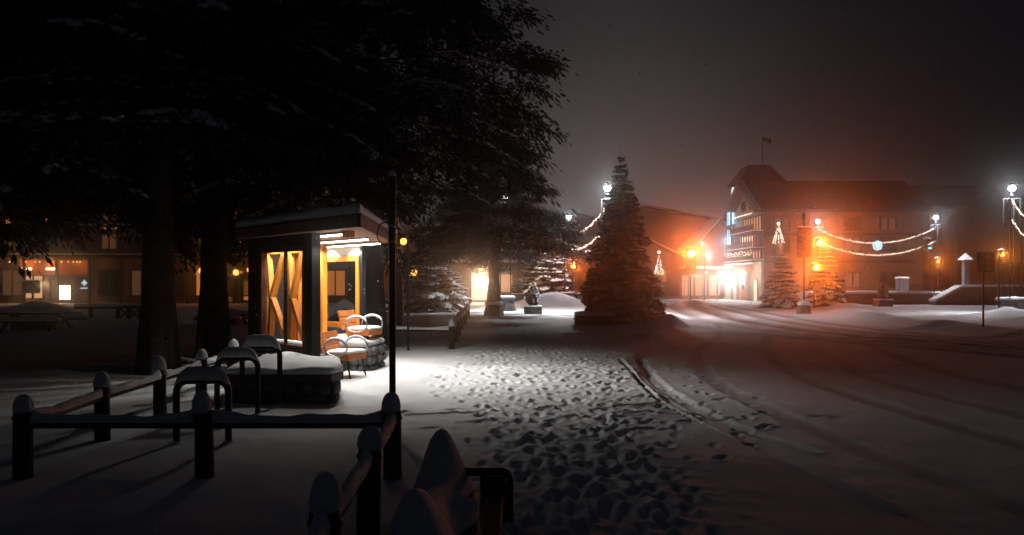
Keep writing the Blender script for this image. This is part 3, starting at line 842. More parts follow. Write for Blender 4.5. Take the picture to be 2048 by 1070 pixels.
# ================================================================== TREES
def bough_template(seed, twigs, tufts, tuft_len, tuft_w, snow_n, snow_r, spread=.36, hang=.25, clumps=0):
    """one bough of unit length along +x: (needle verts, needle tris, snow verts, snow tris)"""
    r = np.random.default_rng(seed)
    P = []; D = []; S_ = []
    for i in range(twigs):
        t = .10 + .90 * (i + r.uniform(0, 1)) / twigs
        s = 1 if i % 2 else -1
        l = spread * (1 - t) ** .8 * r.uniform(.7, 1.2) + .07
        a = R(r.uniform(38, 70)) * (1 if t < .92 else .3)
        d = np.array([math.cos(a), s * math.sin(a), -hang * r.uniform(.2, 1.3)])
        b = np.array([t, 0, -.0])
        for k in range(tufts):
            q = r.uniform(0, 1); p = b + d * l * q + np.array([0, 0, -hang * l * q * q]) + r.normal(0, .012, 3)
            dd = d * r.uniform(.3, 1) + r.normal(0, .45, 3) + np.array([0, 0, -.25])
            P.append(p); D.append(dd / np.linalg.norm(dd)); S_.append(r.uniform(.6, 1.25))
    if clumps:
        P = []; D = []; S_ = []
        for i in range(clumps):
            t = r.uniform(.18, 1.0) ** .8; y = r.uniform(-1, 1) * (spread * (1.05 - t) + .05)
            c = np.array([t + abs(y) * .35, y, -abs(y) * hang * 1.1 - r.uniform(0, .03)])
            sz = r.uniform(.045, .085)
            for k in range(tufts):
                g_ = r.normal(0, 1, 3) * np.array([1.15, .9, .55]) * sz * .62
                dd = g_ / sz + np.array([.5, .3 * np.sign(y), -.55]) + r.normal(0, .35, 3)
                P.append(c + g_ - np.array([0, 0, .02])); D.append(dd / np.linalg.norm(dd)); S_.append(r.uniform(.6, 1.25))
    P = np.array(P); D = np.array(D); S_ = np.array(S_)[:, None]
    nrm = np.cross(D, r.normal(0, 1, D.shape)); nrm /= np.linalg.norm(nrm, axis=1)[:, None]
    L = tuft_len * S_; W = tuft_w * S_
    vs = np.stack([P, P + D * L * .45 + nrm * W, P + D * L, P + D * L * .5 - nrm * W], 1).reshape(-1, 3)
    n = len(P); base = np.arange(n)[:, None] * 4
    tri = np.concatenate([base + np.array([[0, 1, 2]]), base + np.array([[0, 2, 3]])])
    sv = []; sf = []
    for i in range(snow_n):
        t = r.uniform(.15, 1.0); yy = r.normal(0, .10) * (1.15 - t) * 1.3
        c = np.array([t + abs(yy) * .5, yy, .012 - abs(yy) * hang * .8]); q = snow_r * r.uniform(.5, 1.4)
        n0 = len(sv); m = 6
        ph = r.uniform(0, 6)
        for k in range(m):
            a = ph + 2 * math.pi * k / m; w = r.uniform(.7, 1.3)
            sv.append(c + np.array([math.cos(a) * q * 1.5 * w, math.sin(a) * q * w, -q * .25]))
        for k in range(m):
            a = ph + 2 * math.pi * (k + .3) / m; w = r.uniform(.5, .8)
            sv.append(c + np.array([math.cos(a) * q * 1.5 * w, math.sin(a) * q * w, q * .38]))
        for k in range(m):
            k2 = (k + 1) % m
            sf += [(n0 + k, n0 + k2, n0 + m + k2), (n0 + k, n0 + m + k2, n0 + m + k)]
        for k in range(1, m - 1): sf.append((n0 + m, n0 + m + k, n0 + m + k + 1))
    return vs, tri, np.array(sv).reshape(-1, 3), np.array(sf, dtype=np.int64).reshape(-1, 3)
def grow_tree(boughs, templates, seed):
    """boughs: list of (base xyz, azimuth, length, pitch, droop, width scale); returns needle and snow geometry"""
    r = np.random.default_rng(seed)
    NV = []; NF = []; SV = []; SF = []; nn = 0; ns = 0
    for (b, az_, L, pitch, droop, wsc) in boughs:
        tv, tf, sv, sf = templates[int(r.integers(len(templates)))]
        def place(vv):
            q = vv.copy()
            q[:, 1] *= wsc * (1 if r.uniform() < .5 else -1) if False else wsc
            x = q[:, 0]
            z = q[:, 2] + math.sin(pitch) * x - droop * x * x + .06 * np.maximum(0, x - .7) ** 2 * 6 * 0
            x2 = x * math.cos(pitch)
            q2 = np.stack([x2 * math.cos(az_) - q[:, 1] * math.sin(az_), x2 * math.sin(az_) + q[:, 1] * math.cos(az_), z], 1)
            return q2 * L + np.array(b)
        NV.append(place(tv)); NF.append(tf + nn); nn += len(tv)
        if len(sv):
            SV.append(place(sv)); SF.append(sf + ns); ns += len(sv)
    return np.vstack(NV), np.vstack(NF), (np.vstack(SV) if SV else None), (np.vstack(SF) if SF else None)
def conifer(name, x, y, z0, H, zb, Rad, rt, label, templates, seed, levels, per, taper=.8, pitch=(-.05, .1), droop=(.15, .35), needle='needles_dark',
            group=None, short=None, wsc=1.0, lr=(.72, 1.12), jit=.3, lean=(0, 0)):
    r = random.Random(seed)
    root = thing(name, (x, y, 0), label, 'tree', group)
    tp = []; tr = []
    n = 9
    for i in range(n + 1):
        t = i / n
        tp.append((lean[0] * t + .05 * math.sin(t * 5 + seed) * rt, lean[1] * t + .05 * math.cos(t * 4 + seed) * rt, z0 - .2 + (H - z0 + .1) * t))
        tr.append(rt * ((1 - t) ** .9 * .92 + .03) * (1.35 if i == 0 else (1.06 if i == 1 and False else 1)))
    MB().tube(tp, tr, 14).build('trunk', M['bark'], root)
    B = []
    for k in range(levels):
        f = (k + r.uniform(-jit, jit)) / levels; f = min(max(f, 0), .995)
        z = zb + (H - zb) * f
        for j in range(per):
            a = 2 * math.pi * (j + r.uniform(-.35, .35)) / per + k * 2.4
            L = Rad * (1 - f) ** taper * r.uniform(*lr) + .12 * Rad * .5 * (1 - f)
            if short: L = short(a, z, L)
            if L < .12: continue
            B.append(((lean[0] * z / H, lean[1] * z / H, z), a, L, r.uniform(*pitch) + .25 * f, r.uniform(*droop) * (1 - .6 * f), wsc))
    nv, nf, sv, sf = grow_tree(B, templates, seed)
    np_obj('crown', nv, nf, M[needle], root)
    if sv is not None: np_obj('snow', sv, sf, M['snow_fluff'], root)
    lb = MB()
    for (b, a, L, p, d, w_) in B[::1]:
        if L < Rad * .3: continue
        pts = [Vector(b) + Vector((math.cos(a) * math.cos(p) * q * L, math.sin(a) * math.cos(p) * q * L, (math.sin(p) * q - d * q * q) * L)) for q in (0, .3, .6, .9)]
        lb.tube(pts, [rt * .13, rt * .09, rt * .06, rt * .02], 5, cap=False)
    if lb.v: lb.build('limbs', M['bark'], root)
    return root
TPL_NEAR = [bough_template(100 + k, 0, 62, .032, .0060, 48, .0125, hang=.40, spread=.30, clumps=21) for k in range(4)]
TPL_MID = [bough_template(200 + k, 30, 9, .085, .022, 26, .030, hang=.30) for k in range(4)]
TPL_SPRUCE = [bough_template(300 + k, 0, 22, .10, .026, 26, .042, spread=.27, hang=.25, clumps=19) for k in range(4)]
TPL_SNOWY = [bough_template(400 + k, 20, 7, .13, .045, 26, .105, spread=.40, hang=.25) for k in range(4)]

# four big old trees whose crowns hang into the top left of the view
conifer('conifer_tree', gx(315, 14.8), 14.8, 0, 15, 4.6, 4.2, .33, 'thick dark trunk nearest the fence, leftmost trunk in view with a dense crown above', TPL_NEAR, 1, 20, 6, .55, (-.05, .15), (.15, .4), wsc=1.15)
conifer('conifer_tree', gx(427, 17.6), 17.6, 0, 16, 5.2, 4.2, .33, 'dark trunk just left of the shelter, second thick trunk from the left', TPL_NEAR, 2, 18, 6, .55, (-.05, .15), (.15, .4), wsc=1.15)
conifer('conifer_tree', gx(748, 19.6), 19.6, 0, 17, 4.3, 5.0, .29, 'tall conifer rising behind the right end of the shelter, boughs reaching over the sky', TPL_NEAR, 3, 22, 7, .40, (-.02, .2), (.2, .45), wsc=1.2,
        short=lambda a, z, L: L * (.60 if (math.cos(a) > .1 and z < 5.5) else (1.08 if math.cos(a) > .5 and z < 8.5 else .92)))
conifer('conifer_tree', gx(-70, 17.0), 17.0, 0, 15, 4.4, 5.0, .33, 'conifer at the left edge, dark boughs hanging low over the shop lights', TPL_NEAR, 4, 20, 6, .55, (-.1, .1), (.2, .45), wsc=1.2)
# tree in the stone planter at the middle
conifer('conifer_tree', gx(988, 39.5), 39.5, .5, 13.5, 3.7, 4.5, .31, 'broad snowy conifer rising from the stone base left of the spruce', TPL_NEAR, 5, 28, 8, 1.75, (-.05, .15), (.14, .30), wsc=1.2)
o = Vector((gx(988, 39.5), 39.5, 0))
pl = thing('stone_tree_base', o, 'flared stone base with a snow cap around the trunk left of the spruce', 'stone base')
MB(o).lathe((o.x, o.y, -.1), [(.52, 0), (.47, .3), (.40, .62)], 8, False, .03, 2).build('base', M['stone'], pl)
q = MB(o); q.lathe((o.x, o.y, .52), [(.42, 0), (.46, .05), (.43, .14), (.33, .2), (.25, .22)], 16, True, .03, 3); q.build('snow', M['snow'], pl)
# the spruce beside the road
conifer('spruce_tree', gx(1242, 32), 32, .05, 7.1, .40, 1.60, .10, 'tall pointed spruce standing alone beside the road', TPL_SPRUCE, 6, 62, 9, .90, (-.30, .12), (.05, .38), needle='needles_dark', wsc=1.3, lr=(.68, 1.14), jit=.7)
o = Vector((gx(1188, 30.6), 30.6, 0))
pl = thing('planter_box', o, 'long low planter box heaped with snow at the foot of the spruce', 'planter')
MB(o).box((o.x, o.y, .16), (1.45, .8, .5)).build('box', M['slab'], pl, bevel=.03)
q = MB(o); blob_slab(q, [(o.x - .72, o.y - .4), (o.x + .72, o.y - .4), (o.x + .72, o.y + .4), (o.x - .72, o.y + .4)], .40, .13, lump=.01, inset=.12); q.build('snow', M['snow'], pl)
# snow laden trees farther off
def snowy(px, Y, H, Rad, seed, label, zb=.25, levels=13, per=8, taper=.6):
    conifer('snowy_tree', gx(px, Y), Y, 0, H, zb, Rad, .10, label, TPL_SNOWY, seed, levels, per, taper, (-.1, .15), (.08, .28), needle='needles', group='snow laden trees farther off', wsc=1.25)
snowy(1563, 53, 3.6, 1.35, 21, 'bushy snow laden tree left of the banner post')
snowy(1650, 55, 4.2, 1.35, 22, 'snow laden tree right of the banner post under the amber lights')
snowy(862, 44, 3.1, 1.9, 23, 'wide snow covered tree behind the far fence', levels=12, per=10)
snowy(822, 47, 3.4, 1.3, 24, 'snowy tree seen just right of the black pole')
snowy(905, 52, 2.6, 1.2, 25, 'small snowy tree left of the lit doorway')
snowy(1105, 63, 4.6, 2.0, 26, 'hazy snow laden tree left of the spruce')
snowy(1070, 70, 5.0, 1.7, 27, 'hazy snow laden tree behind the clipped shrub')
# clipped shrubs in boxes
def shrub(px, Y, H, Rad, bw, bh, seed, label):
    x = gx(px, Y)
    root = thing('potted_shrub', (x, Y, 0), label, 'potted shrub', 'clipped shrubs in planter boxes')
    MB().box((0, 0, bh / 2 - .03), (bw, bw, bh + .06)).build('box', M['stone'], root, bevel=.02)
    q = MB(); blob_slab(q, [(-bw / 2, -bw / 2), (bw / 2, -bw / 2), (bw / 2, bw / 2), (-bw / 2, bw / 2)], bh, .07, lump=.004, inset=.08); q.build('box_snow', M['snow'], root)
    r = random.Random(seed); B = []
    for k in range(12):
        f = k / 12; z = bh + .1 + (H - bh - .15) * f
        for j in range(8):
            B.append(((0, 0, z), 2 * math.pi * j / 8 + k * .7 + r.uniform(-.2, .2), Rad * math.sin(math.pi * min(1, .22 + .78 * (1 - f)) * .62) * r.uniform(.85, 1.1), .55 + .4 * f, .15, 1.3))
    nv, nf, sv, sf = grow_tree(B, TPL_SNOWY, seed)
    np_obj('foliage', nv, nf, M['needles'], root); np_obj('foliage_snow', sv, sf, M['snow_fluff'], root)
shrub(1066, 41.5, 1.45, .42, .92, .36, 31, 'pointed clipped shrub dusted with snow in a low dark box')
shrub(1034, 58, 1.75, .5, 1.0, .75, 32, 'small shrub in a box behind the lamp column base left of the pointed shrub')
shrub(1766, 54, 1.55, .42, .95, .42, 33, 'snow covered clipped shrub in a box below the snowflake light')

# ================================================================== LAMP COLUMNS, GARLANDS
def lamp_column(px, Y, label, power=300, h=6.45, rods=True):
    x = gx(px, Y)
    root = thing('lamp_column', (x, Y, 0), label, 'street lamp', 'four rod lamp columns around the junction')
    MB().lathe((0, 0, -.1), [(.62, 0), (.56, .35), (.50, .72)], 8, False, .04, int(px)).build('stone_base', M['stone'], root)
    MB().box((0, 0, .68), (1.12, 1.12, .10)).build('base_slab', M['slab'], root, bevel=.02)
    q = MB(); blob_slab(q, [(-.54, -.54), (.54, -.54), (.54, .54), (-.54, .54)], .73, .14, lump=.012, inset=.1); q.build('base_snow', M['snow'], root)
    for sx in (-1, 1):
        for sy in (-1, 1):
            MB().tube([(sx * .30, sy * .30, .7), (sx * .27, sy * .27, h - .45)], .035, 8).build('rod', M['black_metal'], root)
    for zz in (2.6, 4.4, h - .5):
        q = MB()
        for k_ in (-1, 1):
            q.box((0, k_ * .29, zz), (.66, .05, .04)); q.box((k_ * .29, 0, zz + .003), (.05, .52, .04))
        q.build('brace_ring', M['black_metal'], root)
    MB().beam((-.28, -.28, h - .47), (.28, .28, h - .47), .04, .04).build('cross_bar', M['black_metal'], root)
    q = MB(); q.box((0, -.29, h - .455), (.62, .06, .05)); q.build('ring_snow', M['snow'], root)
    MB().tube([(0, 0, h - .48), (0, 0, h - .12)], .05, 8).build('neck', M['black_metal'], root)
    MB().ball((0, 0, h), (.17, .17, .15), 12, 8).build('globe', M['lamp_white'], root)
    MB().lathe((0, 0, h + .16), [(.30, 0), (.26, .06), (.10, .14), (.02, .18)], 14).build('hood', M['black_metal'], root)
    spot('column_light', (0, 0, h - .17), power * 4.2, (.95, .97, 1.0), (0, 0, -1), 148, .6, .16, root)
    point('column_glow', (0, 0, h + .02), 150, (.84, .94, 1.0), .2, root)
    return root
LC = {}
for key, px, Y, lab, pw in (('a', 1215, 41, 'lamp column whose bright globe peeks out left of the spruce tip', 2500),
                            ('b', 1011, 45.5, 'lamp column hidden behind the broad conifer, its stone base beside the trunk', 1300),
                            ('c', 1137, 60, 'distant lamp column between the broad conifer and the spruce', 700),
                            ('d', 1636, 64, 'lamp column glowing white above the amber lights by the banner post', 1500),
                            ('e', 1872, 60, 'lamp column right of the hanging snowflake, with an amber crossing signal', 1250),
                            ('f', 2024, 41, 'lamp column at the right edge of the view', 1200)):
    LC[key] = (lamp_column(px, Y, lab, pw), gx(px, Y), Y)
def garland(a, b, sag, n, label, group, r=.042):
    a, b = Vector(a), Vector(b); o = a.copy()
    root = thing('light_garland', o, label, 'garland', group)
    P = [a.lerp(b, t) - Vector((0, 0, sag * 4 * t * (1 - t))) for t in np.linspace(0, 1, 40)]
    MB(o).tube(P, .012, 5).build('cable', M['black_metal'], root)
    q = MB(o); rr = random.Random(n)
    for i in range(n):
        t = (i + .5) / n + rr.uniform(-.2, .2) / n
        p = a.lerp(b, t) - Vector((0, 0, sag * 4 * t * (1 - t) + .04 + rr.uniform(-.03, .05))) + Vector((rr.uniform(-.04, .04), rr.uniform(-.04, .04), 0))
        k = r * rr.uniform(.7, 1.25)
        q.add([p + Vector(d) * k for d in ((1, 0, 0), (-1, 0, 0), (0, 1, 0), (0, -1, 0), (0, 0, 1.2), (0, 0, -1.2))],
              [(0, 2, 4), (2, 1, 4), (1, 3, 4), (3, 0, 4), (2, 0, 5), (1, 2, 5), (3, 1, 5), (0, 3, 5)])
    q.build('bulbs', M['bulb_warm'], root, kind='stuff')
g = 'light garlands strung between the lamp columns'
def LP(k, dz): return Vector((LC[k][1], LC[k][2], dz))
garland(LP('d', 5.9), LP('e', 5.75), 1.15, 95, 'upper garland right of the amber lights, above the snowflake', g)
garland(LP('d', 4.95), LP('e', 4.75), 1.1, 95, 'lower garland right of the amber lights, below the snowflake', g)
garland(LP('a', 5.7), LP('c', 5.3), .55, 70, 'upper garland rising to the lamp beside the spruce', g, .036)
garland(LP('a', 4.6), LP('c', 4.2), .5, 70, 'lower garland rising behind the spruce', g, .036)
garland(LP('b', 5.6), LP('c', 5.2), .9, 70, 'upper garland half hidden behind the broad conifer', g, .036)
garland(LP('b', 4.6), LP('c', 4.2), .8, 70, 'lower garland half hidden behind the broad conifer', g, .036)
garland(LP('f', 5.9), Vector((gx(2150, 30), 30, 5.5)), 1.3, 80, 'upper garland leaving the view at the right edge', g, .03)
garland(LP('f', 4.9), Vector((gx(2150, 30), 30, 4.5)), 1.2, 80, 'lower garland leaving the view at the right edge', g, .03)
def snowflake(p, r, label):
    root = thing('snowflake_light', p, label, 'snowflake light', 'lit snowflakes hung on the garlands')
    for k in range(4):
        a = k * math.pi / 4; d = Vector((math.cos(a), 0, math.sin(a)))
        arm = MB(); arm.tube([d * -r, d * r], .035, 6)
        e = Vector((-d.z, 0, d.x))
        for s in (-1, 1):
            for sg in (-1, 1):
                arm.tube([d * s * r * .6, d * s * r * .85 + e * sg * r * .25], .028, 6)
        arm.build('arm', M['bulb_blue'], root)
    MB().tube([(0, 0, r), (0, 0, r + .35)], .012, 5).build('hanger', M['black_metal'], root)
snowflake(Vector((gx(1755, 61.8), 61.8, gz(491, 61.8))), .40, 'blue white snowflake light hanging between two garlands on the right')
snowflake(Vector((gx(1096, 50), 50, gz(467, 50))), .33, 'blue white snowflake light half hidden behind the broad conifer')

# ================================================================== BANNER POSTS, SIGNALS, SIGN
def banner_post(px, Y, top_py, b0, b1, bw, label, base=True):
    x = gx(px, Y); root = thing('banner_post', (x, Y, 0), label, 'banner post', 'banner posts with finials')
    zt = gz(top_py, Y); z1, z0 = gz(b0, Y), gz(b1, Y); w = bw / F * Y
    if base:
        MB().lathe((0, 0, -.1), [(.40, 0), (.36, .3), (.27, .62)], 8, False, .04, 4).build('stone_base', M['stone'], root)
        q = MB(); q.lathe((0, 0, .45), [(.32, 0), (.36, .06), (.30, .16), (.15, .24), (.06, .27)], 14, True, .04, 5); q.build('base_snow', M['snow'], root)
    MB().tube([(0, 0, -.1), (0, 0, zt - .35)], .055, 10).build('shaft', M['black_metal'], root)
    MB().lathe((0, 0, zt - .38), [(.05, 0), (.10, .06), (.05, .12), (.11, .2), (.05, .3), (.015, .42)], 10).build('finial', M['black_metal'], root)
    MB().box((0, -.07, (z0 + z1) / 2), (w, .06, z1 - z0)).build('board', M['banner'], root, bevel=.05)
    rr = random.Random(px)
    q = MB()
    for k in range(26):
        cx, cz = rr.uniform(-.42, .42) * w, z0 + (z1 - z0) * rr.uniform(.06, .94); s = rr.uniform(.04, .09); a = rr.uniform(0, 3)
        q.extrude([(cx + s * math.cos(a + t) * (1 if i % 2 else .45), -.112, cz + s * math.sin(a + t) * (1 if i % 2 else .45)) for i, t in enumerate(np.linspace(0, 2 * math.pi, 9)[:-1])], (0, .012, 0))
    q.build('printed_leaves', M['banner_pattern'], root, kind='stuff')
    MB().box((0, -.07, z1 + .04), (w * .96, .09, .06)).build('snow', M['snow'], root, bevel=.02)
    return root
banner_post(1608, 41.2, 424, 455, 515, 29, 'banner post on a stone base in front of the amber lights')
banner_post(1381, 57, 500, 512, 548, 21, 'banner post left of the hotel, under the brightest amber light', base=False)
banner_post(1144, 62, 510, 520, 548, 20, 'hazy banner post left of the spruce with an amber light', base=False)

def signal(px, py, Y, size, label, mt='amber', lens=1, power=90, col=(1, .155, .014), group='amber traffic signals', base_z=0.0, hand=False, facing=0.0, pole=True, ang=80):
    p = at(px, py, Y); root = thing('traffic_signal', (p.x, p.y, 0), label, 'traffic signal', group)
    s = size
    MB().box((0, .14, p.z), (s * 1.5, .22, s * 1.7)).build('head', M['sign_back'], root, bevel=.03)
    if hand:
        q = MB()
        q.box((0, .02, p.z - s * .12), (s * .62, .02, s * .45))
        for k in range(4): q.box((-s * .24 + k * s * .16, .02, p.z + s * (.30 if k in (1, 2) else .25)), (s * .11, .02, s * .42))
        q.beam((s * .28, .02, p.z - s * .15), (s * .45, .02, p.z + s * .12), .02, s * .12)
        q.build('hand_symbol', M[mt], root)
    else:
        MB().lathe((0, 0, 0), [(s * .5, 0), (s * .45, .03), (s * .25, .06), (.01, .07)], 16).build('lens', M[mt], root).matrix_local = Matrix.Translation((0, .03, p.z)) @ Matrix.Rotation(R(90), 4, 'X')
    vz = [(s * .62 * math.cos(a), 0.02, p.z + s * .62 * math.sin(a)) for a in np.linspace(0, math.pi, 11)]
    vs = vz + [(a, -s * .8, c) for a, b, c in vz]; n = len(vz)
    MB().add(vs, [(i, i + 1, n + i + 1, n + i) for i in range(n - 1)]).build('visor', M['sign_back'], root)
    q = MB(); q.tube([(-s * .7, .12, p.z + s * .86), (0, .12, p.z + s * .9), (s * .7, .12, p.z + s * .86)], [.03, .07, .03], 8); q.build('snow', M['snow'], root)
    if pole:
        MB().tube([(0, .32, -.1), (0, .32, p.z + s * .7)], .05, 8).build('pole', M['black_metal'], root)
        MB().tube([(0, .32, p.z), (0, .22, p.z)], .04, 6).build('arm', M['black_metal'], root)
    if power:
        if not hand: point('lens_light', (0, -.25, p.z), power * .07, col, .1, root)
        spot('signal_light', (0, -.10, p.z), power, col, (-p.x, -p.y, .5), ang, .9, .1, root)
    return root
signal(1383, 507, 56.4, .50, 'brightest amber traffic light, glowing left of the hotel', power=2000, base_z=0)
signal(1639, 486, 58, .42, 'upper amber traffic light behind the banner post', power=1700)
signal(1632, 535, 52.8, .34, 'lower amber traffic light in front of the snowy tree', power=1200, mt='amber')
signal(1146, 533, 61.2, .28, 'amber traffic light left of the spruce', power=450)
signal(1876, 523, 59.2, .30, 'orange crossing signal on the lamp column right of the snowflake', power=200, hand=True, pole=False, mt='amber_low', col=(1, .22, .03))
signal(2005, 509, 40.4, .26, 'orange crossing signal left of the lamp column at the right edge', power=120, hand=True, mt='amber_low', col=(1, .25, .03))
# cyan signal seen side on
p = at(1857, 496, 59.0); cs = thing('traffic_signal', (p.x, p.y, 0), 'blue green traffic light seen at an angle below the garland end', 'traffic signal', 'amber traffic signals')
rot = Matrix.Rotation(R(35), 3, 'Y')
MB().box((0, .1, p.z), (.75, .3, .38), mat=rot).build('head', M['sign_back'], cs, bevel=.05)
MB().ball((.06, -.07, p.z - .02), (.17, .05, .07), 10, 6).build('lens', M['cyan_signal'], cs)
MB().beam((0, .1, p.z + .55), (.62, .4, p.z + .65), .08, .08).build('arm', M['black_metal'], cs)
MB().beam((-.1, .1, p.z + .1), (-.05, .1, p.z + .62), .05, .05).build('hanger', M['black_metal'], cs)
q = MB(); q.tube([(-.35, .1, p.z + .68), (-.1, .1, p.z + .74), (.3, .2, p.z + .70)], [.04, .09, .04], 8); q.build('snow', M['snow'], cs)
# square sign by the kerb
Y_ = 27.6; o = Vector((gx(1966.5, Y_), Y_, 0))
sg = thing('road_sign', o, 'unlit square road sign, shade put into its colour, with a faint arrow on a thin post', 'road sign')
MB(o).tube([(o.x, o.y, -.1), (o.x, o.y, gz(505, Y_))], .032, 10).build('post', M['black_metal'], sg)
zc = gz(524.5, Y_); xc = gx(1970, Y_)
MB(o).box((xc, o.y - .045, zc), (.62, .012, .70)).build('board', M['sign_back'], sg, bevel=.004)  # board is unlit: shade put into its dark colour
q = MB(o); q.box((xc + .06, o.y - .056, zc + .02), (.05, .006, .50)); q.add([(xc - .02, o.y - .058, zc + .17), (xc + .14, o.y - .058, zc + .17), (xc + .06, o.y - .058, zc + .31)], [(0, 1, 2)])
q.build('straight_arrow', M['shaded_sign_mark'], sg)
q = MB(o); q.tube([(xc + .05, o.y - .056, zc - .10), (xc + .0, o.y - .056, zc - .04), (xc - .10, o.y - .056, zc - .02)], .02, 4)
q.add([(xc - .1, o.y - .060, zc + .06), (xc - .1, o.y - .060, zc - .10), (xc - .23, o.y - .060, zc - .02)], [(0, 1, 2)])
q.build('turn_arrow', M['shaded_sign_mark'], sg)
MB(o).box((xc, o.y - .045, zc + .37), (.56, .05, .04)).build('snow', M['snow'], sg, bevel=.015)

# ================================================================== HOTEL (gable end faces left, long side faces the camera)
o = Vector((28, 74.5, 0))
ho = thing('chalet_hotel', o, 'lit chalet hotel with a gable end, balconies and a steep dark roof', 'hotel')
XG, YN, YF, XE = 22.0, 70.0, 79.2, 36.0; ZE, ZR = 8.1, 10.75; YM = (YN + YF) / 2
MB(o).extrude([(XG, YN, -.2), (XG, YF, -.2), (XG, YF, ZE), (XG, YM, ZR - .2), (XG, YN, ZE)], (XE - XG, 0, 0)).build('wall', M['wall_rust'], ho)
MB(o).extrude([(XG - .02, YN + .02, 3.5), (XG - .02, YF - .02, 3.5), (XG - .02, YF - .02, ZE - .02), (XG - .02, YM, ZR - .24), (XG - .02, YN + .02, ZE - .02)], (.015, 0, 0)).build('gable_front', M['plaster'], ho)
MB(o).box((XG - .12, YM, 1.75), (.2, YF - YN + .1, 3.5)).build('ground_floor_front', M['plaster'], ho)
for s, ya in ((-1, YN - .75), (1, YF + .75)):
    zl = ZE - .75 * (ZR - ZE) / (YM - YN)
    P = [(XG - 1.0, YM, ZR), (XG - 1.0, ya, zl), (XG - 1.0, ya, zl + .25), (XG - 1.0, YM, ZR + .28)]
    rf = MB(o).extrude(P, (XE - XG + 1.5, 0, 0)).build('roof', M['roof'], ho)
    P2 = [(XG - .98, YM, ZR + .29), (XG - .98, ya, zl + .26), (XG - .98, ya, zl + .36), (XG - .98, YM, ZR + .40)]
    MB(o).extrude(P2, (.5, 0, 0)).build('rake_snow', M['snow'], rf)
    MB(o).beam((XG - 1.03, ya, zl + .05), (XG - 1.03, YM, ZR + .08), .06, .26).build('bargeboard', M['plaster_grey'], rf)
def gwin(parent, y0, y1, z0, z1, m, nx=2, X=XG, fr='timber_dark', nz=1, deep=.05):
    """window on the gable end: frame with panes"""
    w = MB(o)
    w.box((X - .07, (y0 + y1) / 2, z0 - .05), (.14, y1 - y0 + .2, .1)); w.box((X - .07, (y0 + y1) / 2, z1 + .05), (.14, y1 - y0 + .2, .1))
    for k in range(nx + 1):
        w.box((X - .068, y0 + (y1 - y0) * k / nx, (z0 + z1) / 2), (.13, .09, z1 - z0))
    f_ = w.build('window', M[fr], parent)
    for k in range(nx):
        a = y0 + (y1 - y0) * k / nx + .05; b = y0 + (y1 - y0) * (k + 1) / nx - .05
        MB(o).box((X - .025, (a + b) / 2, (z0 + z1) / 2), (.03, b - a, z1 - z0 - .002)).build('pane', M[m], f_)
gwin(ho, 70.3, 75.8, 6.25, 7.45, 'window_warm', 7)
gwin(ho, 72.6, 76.4, 4.85, 5.85, 'window_pink', 5)
gwin(ho, 70.3, 71.8, 4.85, 5.85, 'window_dim', 2)
gwin(ho, 70.4, 77.2, 3.75, 4.35, 'window_warm', 8)
gwin(ho, 75.2, 76.3, 8.35, 9.1, 'window_dark', 1)
gwin(ho, 73.0, 73.8, 8.35, 9.1, 'window_dark', 2)
gwin(ho, 77.2, 78.4, 5.0, 6.6, 'window_dim', 2)
for z, y0, y1 in ((6.02, 69.9, 77), (4.55, 69.9, 78), (3.45, 69.9, 79)):
    b = MB(o).box((XG - .55, (y0 + y1) / 2, z), (1.0, y1 - y0, .12)).build('balcony', M['timber_dark'], ho)
    MB(o).box((XG - .55, (y0 + y1) / 2, z + .10), (1.02, y1 - y0 + .04, .08)).build('balcony_snow', M['snow'], b)
    q = MB(o); n = int((y1 - y0) / .22)
    MB(o).beam((XG - 1.02, y0, z + .62), (XG - 1.02, y1, z + .62), .06, .07).build('handrail', M['timber_dark'], b)
    for k in range(n + 1): q.box((XG - 1.02, y0 + (y1 - y0) * k / n, z + .36), (.04, .07, .46))
    q.build('balusters', M['timber_dark'], b, kind='stuff')
q = MB(o); rr = random.Random(5)
for z, y0, y1, hang in ((7.62, 70, 76.4, .0), (4.42, 70, 78, .45), (3.32, 69.8, 79, .1)):
    for k in range(int((y1 - y0) * 5)):
        y = y0 + k / 5 + rr.uniform(-.05, .05); zz = z - rr.uniform(0, hang)
        q.add([(XG - 1.06 + d[0] * .045, y + d[1] * .045, zz + d[2] * .045) for d in ((1, 0, 0), (-1, 0, 0), (0, 1, 0), (0, -1, 0), (0, 0, 1), (0, 0, -1))],
              [(0, 2, 4), (2, 1, 4), (1, 3, 4), (3, 0, 4), (2, 0, 5), (1, 2, 5), (3, 1, 5), (0, 3, 5)])
q.build('fairy_lights', M['bulb_warm'], ho, kind='stuff')
# ground floor: sign canopy, doors, arch
MB(o).box((XG - .5, 74.6, 2.75), (.7, 4.2, .35)).build('canopy_sign', M['window_orange'], ho)
d1 = MB(o).box((XG - .26, 75.1, 1.05), (.08, 1.3, 2.3)).build('door', M['door_orange'], ho)
MB(o).box((XG - .31, 75.1, 1.35), (.04, .85, .8)).build('pane', M['window_dark'], d1)
arch = [(0, -.05), (.62, -.05), (.62, 1.5)] + [(.62 * math.cos(a), 1.5 + .55 * math.sin(a)) for a in np.linspace(.2, math.pi - .2, 7)] + [(-.62, 1.5), (-.62, -.05)]
MB(o).extrude([(XG - .30, 71.3 + a, b) for a, b in arch[1:]], (.07, 0, 0)).build('arched_door', M['door_orange'], ho)
MB(o).extrude([(XG - .33, 71.3 + a * .66, b * .9) for a, b in arch[1:]], (.03, 0, 0)).build('arched_pane', M['window_pink'], ho)
for y in (73.4, 77.0, 78.4):
    MB(o).box((XG - .36, y, 1.2), (.28, .35, 2.6)).build('pilaster', M['plaster'], ho)
